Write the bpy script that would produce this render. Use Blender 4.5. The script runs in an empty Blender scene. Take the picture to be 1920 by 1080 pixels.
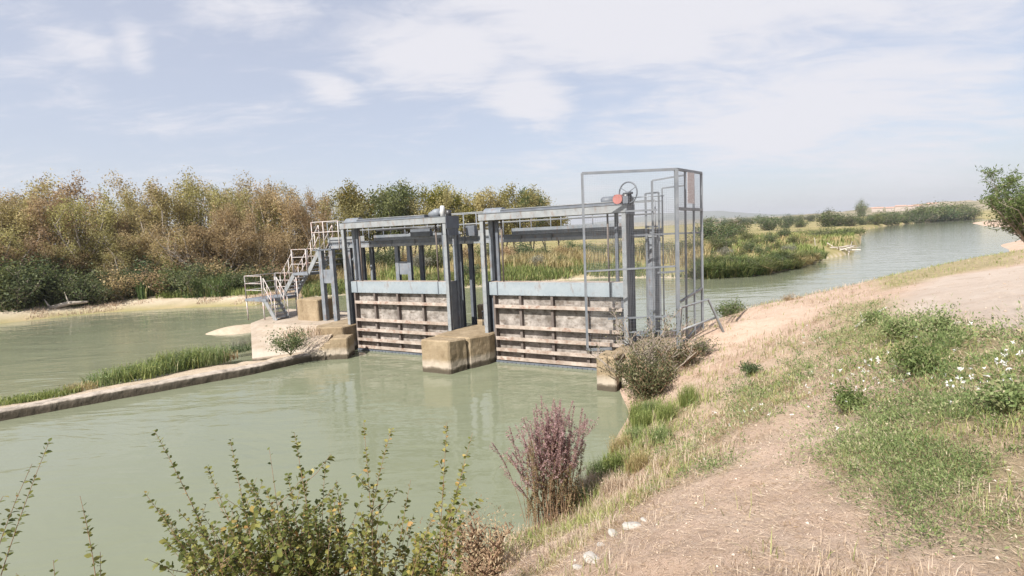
import bpy, math, random
import numpy as np
from mathutils import Vector, Matrix, Euler
rnd = random.Random(11)
rng = np.random.default_rng(11)
S = bpy.context.scene
COL = S.collection
R = math.radians

# ------------------------------------------------------------------ camera
CAMZ = 4.6; FOC = 1000.0
PITCH, ROLL, TH = R(5.905), R(2.604), R(-28.545)
fw = np.array([0, math.cos(PITCH), -math.sin(PITCH)])
_rt = np.array([1.0, 0, 0]); _up = np.cross(_rt, fw)
RT = math.cos(ROLL)*_rt - math.sin(ROLL)*_up
UP = math.sin(ROLL)*_rt + math.cos(ROLL)*_up
CP0 = np.array([0, 0, CAMZ])
cam = bpy.data.cameras.new('camera'); camo = bpy.data.objects.new('camera', cam); COL.objects.link(camo)
cam.sensor_width = 36; cam.lens = FOC/1920*36; cam.clip_end = 20000; cam.clip_start = .05
M = Matrix(((RT[0], UP[0], -fw[0]), (RT[1], UP[1], -fw[1]), (RT[2], UP[2], -fw[2]))).to_4x4()
M.translation = Vector(CP0); camo.matrix_world = M
S.camera = camo

def ray(px, py): return fw + RT*(px-960)/FOC - UP*(py-540)/FOC
def Pz(px, py, z=0.0):
    r = ray(px, py); return CP0 + r*(z-CAMZ)/r[2]
def PY(px, py, Y):
    r = ray(px, py); return CP0 + r*Y/r[1]
GD = np.array([math.cos(TH), math.sin(TH), 0]); GN = np.array([-GD[1], GD[0], 0]); GO = np.array([-4.925, 21.07, 0])
def G(u, v, z=0.0): return GO + GD*u + GN*v + np.array([0, 0, z])
def toG(p): p = np.asarray(p)-GO; return float(p@GD), float(p@GN), float(p[2])
def Pv(px, py, v):
    r = ray(px, py); t = ((GO+GN*v-CP0)@GN)/(r@GN); return CP0+r*t

# ------------------------------------------------------------------ tags
def tag(o, label=None, cat=None, group=None, kind=None):
    if label: o['label'] = label
    if cat: o['category'] = cat
    if group: o['group'] = group
    if kind: o['kind'] = kind
    return o
def empty(name, loc=(0, 0, 0), rz=0, label=None, cat=None, group=None):
    o = bpy.data.objects.new(name, None); COL.objects.link(o)
    o.location = [float(c) for c in loc]; o.rotation_euler = (0, 0, rz); o.empty_display_size = .2
    return tag(o, label, cat, group)
def link(name, me, mat, parent=None):
    o = bpy.data.objects.new(name, me); COL.objects.link(o)
    if mat and not me.materials: me.materials.append(mat)
    if parent: o.parent = parent
    return o
def copy_tree(o, parent=None):
    c = o.copy(); COL.objects.link(c)
    if parent: c.parent = parent
    for ch in o.children: copy_tree(ch, c)
    return c

# ------------------------------------------------------------------ mesh builder
WEAR = bpy.data.textures.new('wear', 'CLOUDS'); WEAR.noise_scale = .22; WEAR.noise_depth = 4
class MB:
    def __init__(s): s.v = []; s.f = []
    def add(s, vs, fs):
        b = len(s.v); s.v += [tuple(map(float, p)) for p in vs]; s.f += [tuple(b+i for i in f) for f in fs]; return s
    def box(s, x0, x1, y0, y1, z0, z1):
        return s.add([(x, y, z) for z in (z0, z1) for x, y in ((x0, y0), (x1, y0), (x1, y1), (x0, y1))],
                     [(0, 3, 2, 1), (4, 5, 6, 7), (0, 1, 5, 4), (1, 2, 6, 5), (2, 3, 7, 6), (3, 0, 4, 7)])
    def prism(s, poly, z0, z1):
        n = len(poly); z0 = z0 if hasattr(z0, '__len__') else [z0]*n; z1 = z1 if hasattr(z1, '__len__') else [z1]*n
        return s.add([(p[0], p[1], z) for p, z in zip(poly, z0)]+[(p[0], p[1], z) for p, z in zip(poly, z1)],
                     [tuple(range(n))[::-1], tuple(range(n, 2*n))]+[(i, (i+1) % n, n+(i+1) % n, n+i) for i in range(n)])
    def bar(s, a, b, w, h=None, up=(0, 0, 1)):
        h = h or w; a = Vector(a); b = Vector(b); t = (b-a).normalized(); u = Vector(up)
        if abs(t.dot(u)) > .98: u = Vector((0, 1, 0))
        x = t.cross(u).normalized(); y = x.cross(t)
        q = [x*(sx*w/2)+y*(sy*h/2) for sx, sy in ((-1, -1), (1, -1), (1, 1), (-1, 1))]
        return s.add([a+k for k in q]+[b+k for k in q], [(0, 3, 2, 1)[::-1], (4, 5, 6, 7)[::-1]]+[(i, (i+1) % 4, 4+(i+1) % 4, 4+i)[::-1] for i in range(4)])
    def tube(s, pts, rad, n=6, cap=True):
        pts = [Vector(p) for p in pts]; rad = rad if hasattr(rad, '__len__') else [rad]*len(pts); b = len(s.v)
        for i, p in enumerate(pts):
            t = (pts[min(i+1, len(pts)-1)]-pts[max(i-1, 0)])
            t = t.normalized() if t.length > 1e-9 else Vector((0, 0, 1))
            u = Vector((0, 0, 1)) if abs(t.z) < .9 else Vector((1, 0, 0))
            x = t.cross(u).normalized(); y = t.cross(x)
            for k in range(n):
                a = 2*math.pi*k/n; s.v.append(tuple(p+(x*math.cos(a)+y*math.sin(a))*rad[i]))
        for i in range(len(pts)-1):
            for k in range(n):
                s.f.append((b+i*n+k, b+i*n+(k+1) % n, b+(i+1)*n+(k+1) % n, b+(i+1)*n+k))
        if cap:
            s.f.append(tuple(b+k for k in range(n))[::-1]); e = b+(len(pts)-1)*n; s.f.append(tuple(e+k for k in range(n)))
        return s
    def ring(s, c, rad, r, axis, n=28):
        c = Vector(c); ax = Vector(axis).normalized(); x = ax.orthogonal().normalized(); y = ax.cross(x)
        return s.tube([c+(x*math.cos(2*math.pi*i/n)+y*math.sin(2*math.pi*i/n))*rad for i in range(n+1)], r, 6, False)
    def mesh(s, name, smooth=False):
        me = bpy.data.meshes.new(name); me.from_pydata(s.v, [], s.f)
        me.validate(); me.update()
        if smooth: me.polygons.foreach_set('use_smooth', [True]*len(me.polygons))
        return me
    def build(s, name, mat, parent=None, smooth=False, bevel=0):
        o = link(name, s.mesh(name, smooth), mat, parent)
        if mat and mat.name in ('ochre_concrete', 'pale_concrete', 'wall_concrete') and bevel:
            m = o.modifiers.new('bevel', 'BEVEL'); m.width = bevel*1.3; m.segments = 1; m.limit_method = 'ANGLE'
            m = o.modifiers.new('cut', 'SUBSURF'); m.subdivision_type = 'SIMPLE'; m.levels = m.render_levels = 4
            m = o.modifiers.new('wear', 'DISPLACE'); m.texture = WEAR; m.strength = .05; m.mid_level = .5
        elif bevel:
            m = o.modifiers.new('bevel', 'BEVEL'); m.width = bevel; m.segments = 2; m.limit_method = 'ANGLE'
        return o

def npmesh(name, V, F4=None, F3=None, var=None, smooth=False):
    V = np.asarray(V, np.float32).reshape(-1, 3); me = bpy.data.meshes.new(name)
    F4 = np.zeros((0, 4), np.int32) if F4 is None else np.asarray(F4, np.int32)
    F3 = np.zeros((0, 3), np.int32) if F3 is None else np.asarray(F3, np.int32)
    n4, n3 = len(F4), len(F3)
    me.vertices.add(len(V)); me.vertices.foreach_set('co', V.ravel())
    me.loops.add(n4*4+n3*3); me.polygons.add(n4+n3)
    me.loops.foreach_set('vertex_index', np.concatenate([F4.ravel(), F3.ravel()]).astype(np.int32))
    st = np.concatenate([np.arange(n4)*4, n4*4+np.arange(n3)*3]).astype(np.int32)
    me.polygons.foreach_set('loop_start', st)
    me.polygons.foreach_set('loop_total', np.concatenate([np.full(n4, 4), np.full(n3, 3)]).astype(np.int32))
    if smooth: me.polygons.foreach_set('use_smooth', np.ones(n4+n3, bool))
    if var is not None:
        a = me.attributes.new('var', 'FLOAT', 'FACE'); a.data.foreach_set('value', np.asarray(var, np.float32))
    me.update(calc_edges=True); me.validate()
    return me

def unit(a): return a/np.maximum(np.linalg.norm(a, axis=-1, keepdims=True), 1e-9)
def leaves(P, L, W, T=None, droop=0.0, g=rng):
    """diamond shaped leaf faces at P; returns V,F4"""
    n = len(P); L = np.broadcast_to(L, n)[:, None]; W = np.broadcast_to(W, n)[:, None]
    t = unit(g.normal(size=(n, 3))) if T is None else unit(T)
    t = unit(t-np.array([0, 0, droop])); b = unit(np.cross(t, g.normal(size=(n, 3)))); k = np.cross(t, b)
    V = np.stack([P, P+t*L*.42+b*W*.5+k*L*.06, P+t*L, P+t*L*.42-b*W*.5+k*L*.06], 1)
    return V.reshape(-1, 3), np.arange(4*n).reshape(n, 4)
def blades(P, H, W, lean=.35, bend=.5, g=rng, D=None):
    """curved grass blades: quad + tip"""
    n = len(P); H = np.broadcast_to(H, n)[:, None]; W = np.broadcast_to(W, n)[:, None]
    a = g.uniform(0, 2*np.pi, n); d = np.stack([np.cos(a), np.sin(a), 0*a], 1)
    if D is not None: d = unit(d*.5+D)
    s = np.stack([-d[:, 1], d[:, 0], 0*a], 1); ln = np.abs(g.normal(lean, lean*.5, n))[:, None]
    z = np.array([0, 0, 1.0]); m = P+z*H*.55+d*H*ln*.4; tip = P+z*H*(1-bend*ln*.6)+d*H*ln*1.2
    V = np.stack([P-s*W*.5, P+s*W*.5, m+s*W*.4, m-s*W*.4, tip], 1).reshape(-1, 3)
    i = np.arange(n)[:, None]*5
    return V, i+np.array([0, 1, 2, 3]), i+np.array([3, 2, 4])

# ------------------------------------------------------------------ materials
def srgb(r, g, b): return tuple(((c/255+.055)/1.055)**2.4 if c > 10 else c/255/12.92 for c in (r, g, b))+(1,)
class NT:
    def __init__(s, name):
        s.m = bpy.data.materials.new(name); s.m.use_nodes = True; s.t = s.m.node_tree; s.n = s.t.nodes
        s.p = s.n['Principled BSDF']; s.out = s.n['Material Output']
    def new(s, t, **k):
        n = s.n.new(t)
        for a, b in k.items(): setattr(n, a, b)
        return n
    def L(s, a, b): s.t.links.new(a, b)
    def noise(s, scale, detail=5, rough=.6, coord='Object', stretch=None, dist=0):
        tc = s.new('ShaderNodeTexCoord'); n = s.new('ShaderNodeTexNoise')
        n.inputs['Scale'].default_value = scale; n.inputs['Detail'].default_value = detail; n.inputs['Roughness'].default_value = rough
        n.inputs['Distortion'].default_value = dist
        src = tc.outputs[coord]
        if stretch:
            mp = s.new('ShaderNodeMapping'); mp.inputs['Scale'].default_value = stretch; s.L(src, mp.inputs[0]); src = mp.outputs[0]
        s.L(src, n.inputs['Vector']); return n.outputs['Fac']
    def ramp(s, fac, stops):
        r = s.new('ShaderNodeValToRGB'); e = r.color_ramp.elements
        while len(e) < len(stops): e.new(.5)
        for k, (p, c) in zip(e, stops): k.position = p; k.color = c if len(c) == 4 else tuple(c)+(1,)
        s.L(fac, r.inputs[0]); return r.outputs[0]
    def mix(s, f, a, b, mode='MIX'):
        m = s.new('ShaderNodeMix', data_type='RGBA', blend_type=mode)
        for i, x in ((0, f), (6, a), (7, b)):
            if isinstance(x, bpy.types.NodeSocket): s.L(x, m.inputs[i])
            else: m.inputs[i].default_value = x
        return m.outputs[2]
    def bump(s, h, strength, dist=.02):
        b = s.new('ShaderNodeBump'); b.inputs['Strength'].default_value = strength; b.inputs['Distance'].default_value = dist
        s.L(h, b.inputs['Height']); s.L(b.outputs[0], s.p.inputs['Normal']); return b
    def col(s, c): s.L(c, s.p.inputs['Base Color'])
G3 = lambda v: (v, v, v, 1)
def paint(name, c, c2, rough=.5, rust=.25, rustc=(.16, .09, .055, 1), scale=3.0, metal=0.0, lo=.56, st=(1, 1, .35)):
    t = NT(name)
    a = t.ramp(t.noise(scale, 6, .65), [(.35, c), (.65, c2)])
    m = t.ramp(t.noise(scale*2.3, 8, .7, stretch=st), [(lo, G3(0)), (lo+.14, G3(rust))])
    f = t.new('ShaderNodeSeparateColor'); t.L(m, f.inputs[0])
    t.col(t.mix(f.outputs[0], a, rustc)); t.p.inputs['Roughness'].default_value = rough; t.p.inputs['Metallic'].default_value = metal
    t.bump(t.noise(40, 3), .15, .004)
    return t.m
def concrete(name, a, b, stain, rough=.9, scale=1.6, wet=None):
    t = NT(name)
    c = t.ramp(t.noise(scale, 8, .7), [(.3, a), (.7, b)])
    s = t.ramp(t.noise(scale*1.7, 8, .75, stretch=(1, 1, .22)), [(.47, G3(0)), (.70, G3(.65))])
    f = t.new('ShaderNodeSeparateColor'); t.L(s, f.inputs[0])
    c = t.mix(f.outputs[0], c, stain)
    if wet:                                     # algae and water mark up to a fixed level above the canal
        g = t.new('ShaderNodeNewGeometry'); x = t.new('ShaderNodeSeparateXYZ'); t.L(g.outputs['Position'], x.inputs[0])
        n = t.new('ShaderNodeMath', operation='MULTIPLY_ADD'); t.L(t.noise(3, 6, .7), n.inputs[0]); n.inputs[1].default_value = -.22; t.L(x.outputs['Z'], n.inputs[2])
        w = t.ramp(n.outputs[0], [(0, G3(1)), (wet, G3(.75)), (min(wet+.06, 1), G3(0))])
        f2 = t.new('ShaderNodeSeparateColor'); t.L(w, f2.inputs[0]); 
        pb = t.ramp(n.outputs[0], [(0, G3(0)), (wet+.03, G3(.75)), (.24, G3(.6)), (.36, G3(0))]); f3 = t.new('ShaderNodeSeparateColor'); t.L(pb, f3.inputs[0]); c = t.mix(f3.outputs[0], c, (.46, .40, .33, 1))
        c = t.mix(f2.outputs[0], c, (.075, .06, .04, 1))
    c = t.mix(t.noise(60, 3), c, G3(.5), 'OVERLAY') if False else c
    t.col(c); t.p.inputs['Roughness'].default_value = rough
    t.bump(t.noise(14, 9, .75), .5, .03)
    return t.m
def foliage(name, stops, trans=.3, rough=.6, rand=.0, hue=.03):
    t = NT(name); at = t.new('ShaderNodeAttribute', attribute_name='var')
    c = t.ramp(at.outputs['Fac'], stops)
    if rand:
        oi = t.new('ShaderNodeObjectInfo'); h = t.new('ShaderNodeHueSaturation')
        mr = t.new('ShaderNodeMapRange'); t.L(oi.outputs['Random'], mr.inputs[0]); mr.inputs[3].default_value = .5-hue; mr.inputs[4].default_value = .5+hue
        m2 = t.new('ShaderNodeMath', operation='FRACT'); m3 = t.new('ShaderNodeMath', operation='MULTIPLY'); t.L(oi.outputs['Random'], m3.inputs[0]); m3.inputs[1].default_value = 7.31
        t.L(m3.outputs[0], m2.inputs[0]); mv = t.new('ShaderNodeMapRange'); t.L(m2.outputs[0], mv.inputs[0]); mv.inputs[3].default_value = 1-rand; mv.inputs[4].default_value = 1+rand
        t.L(mr.outputs[0], h.inputs['Hue']); t.L(mv.outputs[0], h.inputs['Value']); t.L(c, h.inputs['Color']); c = h.outputs[0]
    t.col(c); t.p.inputs['Roughness'].default_value = rough; t.p.inputs['Specular IOR Level'].default_value = .3
    tr = t.new('ShaderNodeBsdfTranslucent'); t.L(c, tr.inputs[0]); mx = t.new('ShaderNodeMixShader'); mx.inputs[0].default_value = trans
    t.L(t.p.outputs[0], mx.inputs[1]); t.L(tr.outputs[0], mx.inputs[2]); t.L(mx.outputs[0], t.out.inputs[0])
    return t.m
MT = {}
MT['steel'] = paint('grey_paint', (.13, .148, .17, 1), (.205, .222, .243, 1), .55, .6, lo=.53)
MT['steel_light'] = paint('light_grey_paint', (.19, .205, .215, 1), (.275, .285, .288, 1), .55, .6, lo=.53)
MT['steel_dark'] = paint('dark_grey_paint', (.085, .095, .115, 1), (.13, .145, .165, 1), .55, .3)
MT['steel_blue'] = paint('pale_blue_paint', (.225, .262, .287, 1), (.285, .318, .338, 1), .5, .5, scale=2, lo=.56)
MT['galv'] = paint('galvanised_steel', (.15, .165, .185, 1), (.22, .235, .25, 1), .45, .25, metal=.15)
MT['wire'] = paint('mesh_wire', (.2, .21, .23, 1), (.28, .29, .3, 1), .5, .1)
MT['rail'] = paint('white_rusty_paint', (.40, .37, .35, 1), (.50, .475, .455, 1), .5, .8, (.42, .17, .11, 1), 5, lo=.5)
MT['leaf_plate'] = paint('limescale_steel', (.105, .09, .075, 1), (.385, .35, .315, 1), .85, .8, (.10, .075, .055, 1), 2.4, lo=.50, st=(.8, 1, 1.3))
MT['rib'] = paint('silted_rib_steel', (.25, .195, .155, 1), (.45, .385, .33, 1), .85, .8, (.20, .10, .065, 1), 2.6, lo=.51, st=(.7, 1, 1))
MT['stiff'] = paint('brown_stained_steel', (.10, .08, .07, 1), (.15, .125, .11, 1), .8, .4)
MT['black'] = paint('black_grease', (.03, .03, .033, 1), (.06, .06, .06, 1), .4, .1)
MT['red'] = paint('red_paint', (.30, .10, .085, 1), (.36, .14, .12, 1), .7, .4)
MT['white'] = paint('white_paint', (.62, .62, .60, 1), (.55, .55, .53, 1), .4, .1)
MT['conc'] = concrete('ochre_concrete', (.20, .145, .083, 1), (.335, .262, .17, 1), (.13, .09, .045, 1), wet=.05)
MT['conc_pale'] = concrete('pale_concrete', (.30, .24, .18, 1), (.42, .355, .285, 1), (.23, .17, .105, 1), wet=.05)
MT['wallc'] = concrete('wall_concrete', (.22, .18, .145, 1), (.31, .26, .215, 1), (.12, .095, .07, 1), wet=.12)
MT['rock'] = concrete('pale_stone', (.36, .33, .29, 1), (.48, .45, .41, 1), (.30, .24, .18, 1), scale=6)
MT['bark'] = concrete('bark', (.22, .18, .14, 1), (.32, .27, .22, 1), (.14, .11, .09, 1), scale=3)
MT['bark_pale'] = concrete('pale_bark', (.34, .29, .24, 1), (.44, .39, .33, 1), (.22, .18, .15, 1), scale=3)
MT['deadwood'] = concrete('bleached_wood', (.52, .48, .42, 1), (.66, .62, .56, 1), (.34, .29, .24, 1), scale=5)
MT['stem'] = concrete('reddish_stem', (.21, .13, .08, 1), (.30, .20, .12, 1), (.15, .09, .06, 1), scale=20)

f = lambda *c: tuple(c)+(1,)
MT['f_olive'] = foliage('olive_foliage', [(0, f(.13, .115, .045)), (.4, f(.30, .262, .105)), (.75, f(.455, .395, .165)), (1, f(.58, .50, .24))], .5, rand=.16, hue=.015)
MT['f_brown'] = foliage('autumn_brown_foliage', [(0, f(.145, .105, .053)), (.4, f(.34, .25, .13)), (.75, f(.47, .355, .19)), (1, f(.57, .455, .27))], .5, rand=.16, hue=.015)
MT['f_green'] = foliage('dark_green_foliage', [(0, f(0.048, 0.065, 0.024)), (.5, f(0.111, 0.136, 0.048)), (1, f(0.221, 0.238, 0.085))], 0.40, rand=.15, hue=.02)
MT['f_yellow'] = foliage('yellow_green_foliage', [(0, f(0.090, 0.098, 0.021)), (.5, f(0.225, 0.210, 0.045)), (1, f(0.405, 0.315, 0.075))], 0.45, rand=.12, hue=.015)
MT['f_bush'] = foliage('riverside_bush_foliage', [(0, f(0.041, 0.061, 0.027)), (.5, f(0.095, 0.128, 0.054)), (1, f(0.203, 0.223, 0.095))], 0.40, rand=.15)
MT['f_willow'] = foliage('willow_foliage', [(0, f(0.054, 0.084, 0.024)), (.5, f(0.120, 0.168, 0.048)), (1, f(0.252, 0.288, 0.108))], 0.40)
MT['f_grey'] = foliage('grey_green_foliage', [(0, f(.12, .12, .09)), (.5, f(.2, .2, .15)), (1, f(.32, .31, .25))], .3)
MT['f_shrub'] = foliage('shrub_leaves', [(0, f(.055, .075, .022)), (.45, f(.15, .17, .045)), (.72, f(.28, .27, .075)), (.88, f(.45, .37, .12)), (1, f(.46, .28, .10))], .45, .45)
MT['f_dark'] = foliage('dusty_dark_leaves', [(0, f(.035, .042, .018)), (.5, f(.095, .105, .045)), (.8, f(.20, .195, .095)), (1, f(.38, .34, .22))], .35)
MT['f_purple'] = foliage('purple_seed_heads', [(0, f(.22, .135, .13)), (.4, f(.40, .255, .255)), (.75, f(.53, .38, .365)), (1, f(.36, .33, .17))], .5)
MT['f_purplelow'] = foliage('reddish_green_leaves', [(0, f(.14, .10, .055)), (.5, f(.26, .19, .10)), (1, f(.28, .27, .11))], .4)
MT['straw'] = foliage('dry_straw', [(0, f(.32, .225, .15)), (.4, f(.50, .385, .275)), (.8, f(.64, .53, .41)), (1, f(.72, .62, .50))], .4)
MT['reed'] = foliage('reed_leaves', [(0, f(0.058, 0.091, 0.026)), (.5, f(0.156, 0.202, 0.065)), (.85, f(0.312, 0.286, 0.117)), (1, f(0.494, 0.390, 0.195))], 0.40, rand=.12)
MT['reed_orange'] = foliage('autumn_reed', [(0, f(.20, .15, .06)), (.45, f(.38, .30, .14)), (.8, f(.52, .44, .25)), (1, f(.30, .32, .12))], .4)
MT['grass_green'] = foliage('green_grass', [(0, f(.085, .12, .03)), (.45, f(.20, .25, .07)), (1, f(.38, .39, .15))], .4)
MT['weed'] = foliage('green_weeds', [(0, f(.07, .11, .035)), (.35, f(.165, .225, .08)), (.7, f(.28, .33, .135)), (.9, f(.43, .42, .23)), (1, f(.56, .49, .33))], .4)
MT['gstem'] = concrete('green_stem', (.14, .16, .06, 1), (.20, .21, .09, 1), (.2, .17, .09, 1), scale=20)
MT['dryweed'] = foliage('dry_weed_stalks', [(0, f(.20, .13, .075)), (.4, f(.38, .27, .16)), (.75, f(.55, .43, .28)), (1, f(.40, .38, .17))], .35)
MT['pebble'] = foliage('pebble_stone', [(0, f(.34, .25, .18)), (.7, f(.48, .38, .29)), (1, f(.58, .51, .43))], .0, .95)
MT['petal'] = foliage('white_petals', [(0, f(.7, .7, .68)), (1, f(.82, .82, .8))], .2)

# ------------------------------------------------------------------ terrain
CPT = [  # photo pixel of a ground point on the near bank and its height above the water
 (1075, 1072, 2.35), (1180, 1075, 2.55), (1400, 1078, 2.8), (1650, 1078, 2.95), (1900, 1075, 3.05),
 (1020, 1040, 1.2), (1215, 975, 2.2), (1300, 900, 2.2), (1400, 1000, 2.75), (1400, 830, 2.15), (1480, 760, 2.1), (1560, 900, 2.7),
 (1700, 900, 2.85), (1900, 880, 3.05), (1900, 760, 3.1), (1700, 760, 2.7), (1600, 720, 2.35), (1560, 690, 2.1), (1720, 680, 2.65), (1900, 660, 3.05),
 (1620, 640, 2.25), (1500, 700, 1.75), (1400, 760, 1.45), (1330, 800, 1.0), (1420, 690, 1.35), (1380, 660, 1.15), (1300, 720, .8),
 (1275, 662, .9), (1340, 640, 1.15), (1318, 604, 1.35), (1400, 610, 1.45), (1450, 590, 1.65), (1500, 610, 1.75), (1550, 580, 1.95), (1560, 560, 1.85), (1400, 573, 1.2),
 (1480, 572, 1.65), (1640, 527, 2.15), (1700, 510, 2.3), (1700, 560, 2.5), (1800, 488, 2.45), (1900, 470, 2.5), (1900, 505, 2.8), (1900, 560, 2.95), (1760, 600, 2.7), (1650, 590, 2.35),
 (1187, 775, .02), (1150, 850, .02), (1110, 900, .02), (1030, 968, .02), (950, 1015, .02), (870, 1062, .02),
 (1230, 770, .45), (1190, 850, .5), (1150, 905, .55), (1090, 970, .55), (1200, 905, 1.0), (1110, 980, 1.0), (1240, 700, .65), (1215, 655, .6),
 (1330, 597, .15), (1290, 610, .6)]
CXY = [(-1.5, 6.2, 0), (-3, 5.4, 0), (-4.6, 4.2, 0), (-1.3, 3.4, 1.0), (-3, 2.4, 1.2), (-.2, 2.6, 2.2), (.6, 1.6, 2.9), (0, 0.7, 3.0), (2, .5, 3.1), (-1.5, .8, 2.5), (-5, 0, .4), (-2.5, 0, 2.3),
 (-8, 2, -.8), (-3, 9, -1), (-1, 12, -1.1), (1, 15, -1.1), (3, 19.0, -.9), (1.2, 11.8, -.4), (-1, 7.6, -.5), (-12, 5, -1.2), (-9, 16, -1.2), (-5, 19, -1.2),
 (6.3, 18.6, -.15), (7, 20.5, -.3), (9.5, 24.5, -.3), (11, 27, -.5), (13.5, 25.5, .6), (8.6, 30, -1.2), (18, 35, -1), (25.5, 32.5, .4), (24, 38, -.8), (50, 52, .2), (46, 58, -.8), (58, 66, -.7), (70, 80, -.8), (92, 93, .1), (86, 100, -.9), (110, 125, -.9),
 (70, 64, 2.3), (110, 95, 2.5), (160, 200, -.8), (190, 180, 1.8), (300, 340, -1), (350, 330, 2.5), (40, 120, -1.2), (0, 60, -1.2), (-25, 28, -1.2), (-40, 20, -1.2), (-40, 0, -1.2),
 (30, 5, 3.1), (120, 20, 3.1), (8, -8, 3.2), (60, -60, 3.2), (-6, -9, 3.0), (-40, -60, 3), (-20, -4, -.2), (-10, -5, 1.5), (600, 300, 3), (500, 900, -1)]
cps = np.array([Pz(a, b, z) for a, b, z in CPT]+[np.array(q, float) for q in CXY])
def lp(x, y): return np.stack([np.arctan2(x, y), np.log(np.maximum(np.hypot(x, y), .3))*.75], -1)
_A = lp(cps[:, 0], cps[:, 1]); _c2 = .04**2
_K = np.sqrt(((_A[:, None]-_A[None])**2).sum(-1)+_c2); _n = len(_A)
_M = np.block([[_K-np.eye(_n)*.012, np.ones((_n, 1))], [np.ones((1, _n)), np.zeros((1, 1))]])
_w = np.linalg.solve(_M, np.append(cps[:, 2], 0))
def vnoise(x, y, s, seed=0):
    """cheap smooth value noise"""
    x = np.asarray(x)*s+seed*17.3; y = np.asarray(y)*s+seed*5.7
    xi = np.floor(x); yi = np.floor(y); u = x-xi; v = y-yi; u = u*u*(3-2*u); v = v*v*(3-2*v)
    def h(a, b):
        q = np.sin(a*127.1+b*311.7+seed*74.7)*43758.5453; return q-np.floor(q)
    return (h(xi, yi)*(1-u)+h(xi+1, yi)*u)*(1-v)+(h(xi, yi+1)*(1-u)+h(xi+1, yi+1)*u)*v
def fbm(x, y, s, o=4, seed=0):
    t = 0; a = .5
    for k in range(o): t = t+a*vnoise(x, y, s*2**k, seed+k); a *= .5
    return t/(1-.5**o)
def near_h(x, y):
    x = np.asarray(x, float).ravel(); y = np.asarray(y, float).ravel(); out = np.empty(len(x))
    for i in range(0, len(x), 20000):
        A = lp(x[i:i+20000], y[i:i+20000]); out[i:i+20000] = np.sqrt(((A[:, None]-_A[None])**2).sum(-1)+_c2)@_w[:-1]+_w[-1]
    r = np.hypot(x, y); out = np.clip(out, -1.3, 3.3)
    k = np.clip((out+.05)/.5, 0, 1)
    out = out+k*((fbm(x, y, .9, 4, 1)-.5)*.20+(fbm(x, y, 5, 3, 4)-.5)*.055)*np.clip(12/r, .25, 1)
    return out
_SH = [(-1.9, 70), (-1.3, 62)]+[(math.atan2(*Pz(a, b)[:2]), float(np.hypot(*Pz(a, b)[:2]))) for a, b in
      ((-250, 640), (0, 607), (100, 596), (200, 586), (330, 578), (480, 573), (560, 560), (700, 549), (900, 538), (1130, 521), (1240, 521), (1320, 523), (1400, 519), (1450, 512),
       (1500, 501), (1528, 493), (1545, 486), (1580, 480), (1600, 473), (1609, 464), (1613, 453))]+[(math.atan2(*Pz(a, b)[:2]), float(np.hypot(*Pz(a, b)[:2]))) for a, b in ((1617, 442), (1628, 430), (1660, 424), (1720, 418), (1800, 412.5), (1900, 409))]+[(.95, 420), (1.9, 420)]
_SA = np.array([s[0] for s in _SH]); _SR = np.array([s[1] for s in _SH]); _o = np.argsort(_SA, kind='stable'); _SA = _SA[_o]; _SR = _SR[_o]
def far_d(x, y):
    a = np.arctan2(x, y); return np.hypot(x, y)-np.interp(a, _SA, _SR)
HP = [(-3, 3), (-.45, 4), (-.1, 6), (.15, 6), (.30, 5), (.40, 7), (.46, 9), (.5, 11), (.58, 13.5), (.66, 15.5), (.72, 17), (.8, 17), (1, 18), (3, 18)]
def far_h(x, y):
    d = far_d(x, y); r = np.hypot(x, y); a = np.arctan2(x, y)
    h = np.where(d < 0, np.maximum(-1.3, d*.25), 1.25*(1-np.exp(-np.maximum(d, 0)/5.5)))
    h = h+np.clip(d/4, 0, 1)*(fbm(x, y, .25, 3, 2)-.5)*.5
    hh = np.interp(a, [p[0] for p in HP], [p[1] for p in HP])
    t = np.clip((r-470)/260, 0, 1); t = t*t*(3-2*t)
    h = h+t*(hh-1.2)*(.8+.4*fbm(a*60, r*.004, 1, 4, 9))
    t2 = np.clip((r-1500)/1800, 0, 1); m = np.exp(-((a-.33)/.16)**2)*60+np.exp(-((a-.1)/.25)**2)*25
    return h+t2*t2*m*(.75+.5*fbm(a*25, 0*a, 1, 4, 3))
def terr(x, y): return np.maximum(near_h(x, y), far_h(np.asarray(x, float).ravel(), np.asarray(y, float).ravel()))
def th1(x, y): return float(terr(np.array([x]), np.array([y]))[0])
def hit(px, py, tmax=400):
    r = ray(px, py); t = np.geomspace(1, tmax, 700); P = CP0+r*t[:, None]; k = np.argmax(P[:, 2] < np.maximum(terr(P[:, 0], P[:, 1]), 0)); return P[k]
def polymask(x, y, poly, soft):
    """1 inside plan polygon, soft edge"""
    p = np.array(poly)[:, :2]; x = np.asarray(x); y = np.asarray(y); ins = np.zeros(x.shape, bool); dist = np.full(x.shape, 1e9)
    for i in range(len(p)):
        a, b = p[i], p[(i+1) % len(p)]; c = (a[1] > y) != (b[1] > y)
        with np.errstate(all='ignore'): ins ^= c & (x < (b[0]-a[0])*(y-a[1])/(b[1]-a[1]+1e-12)+a[0])
        ab = b-a; t = np.clip(((x-a[0])*ab[0]+(y-a[1])*ab[1])/(ab@ab+1e-12), 0, 1); dist = np.minimum(dist, np.hypot(x-a[0]-t*ab[0], y-a[1]-t*ab[1]))
    return np.clip(.5+np.where(ins, dist, -dist)/(2*soft), 0, 1)
PATH = [hit(a, b) for a, b in ((1700, 590), (1690, 560), (1760, 522), (1918, 499))]+[np.array(q) for q in ((24, 17, 3), (24, 8, 3), (7.5, 4.6, 3))]+[hit(1918, 612), hit(1800, 604)]
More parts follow.
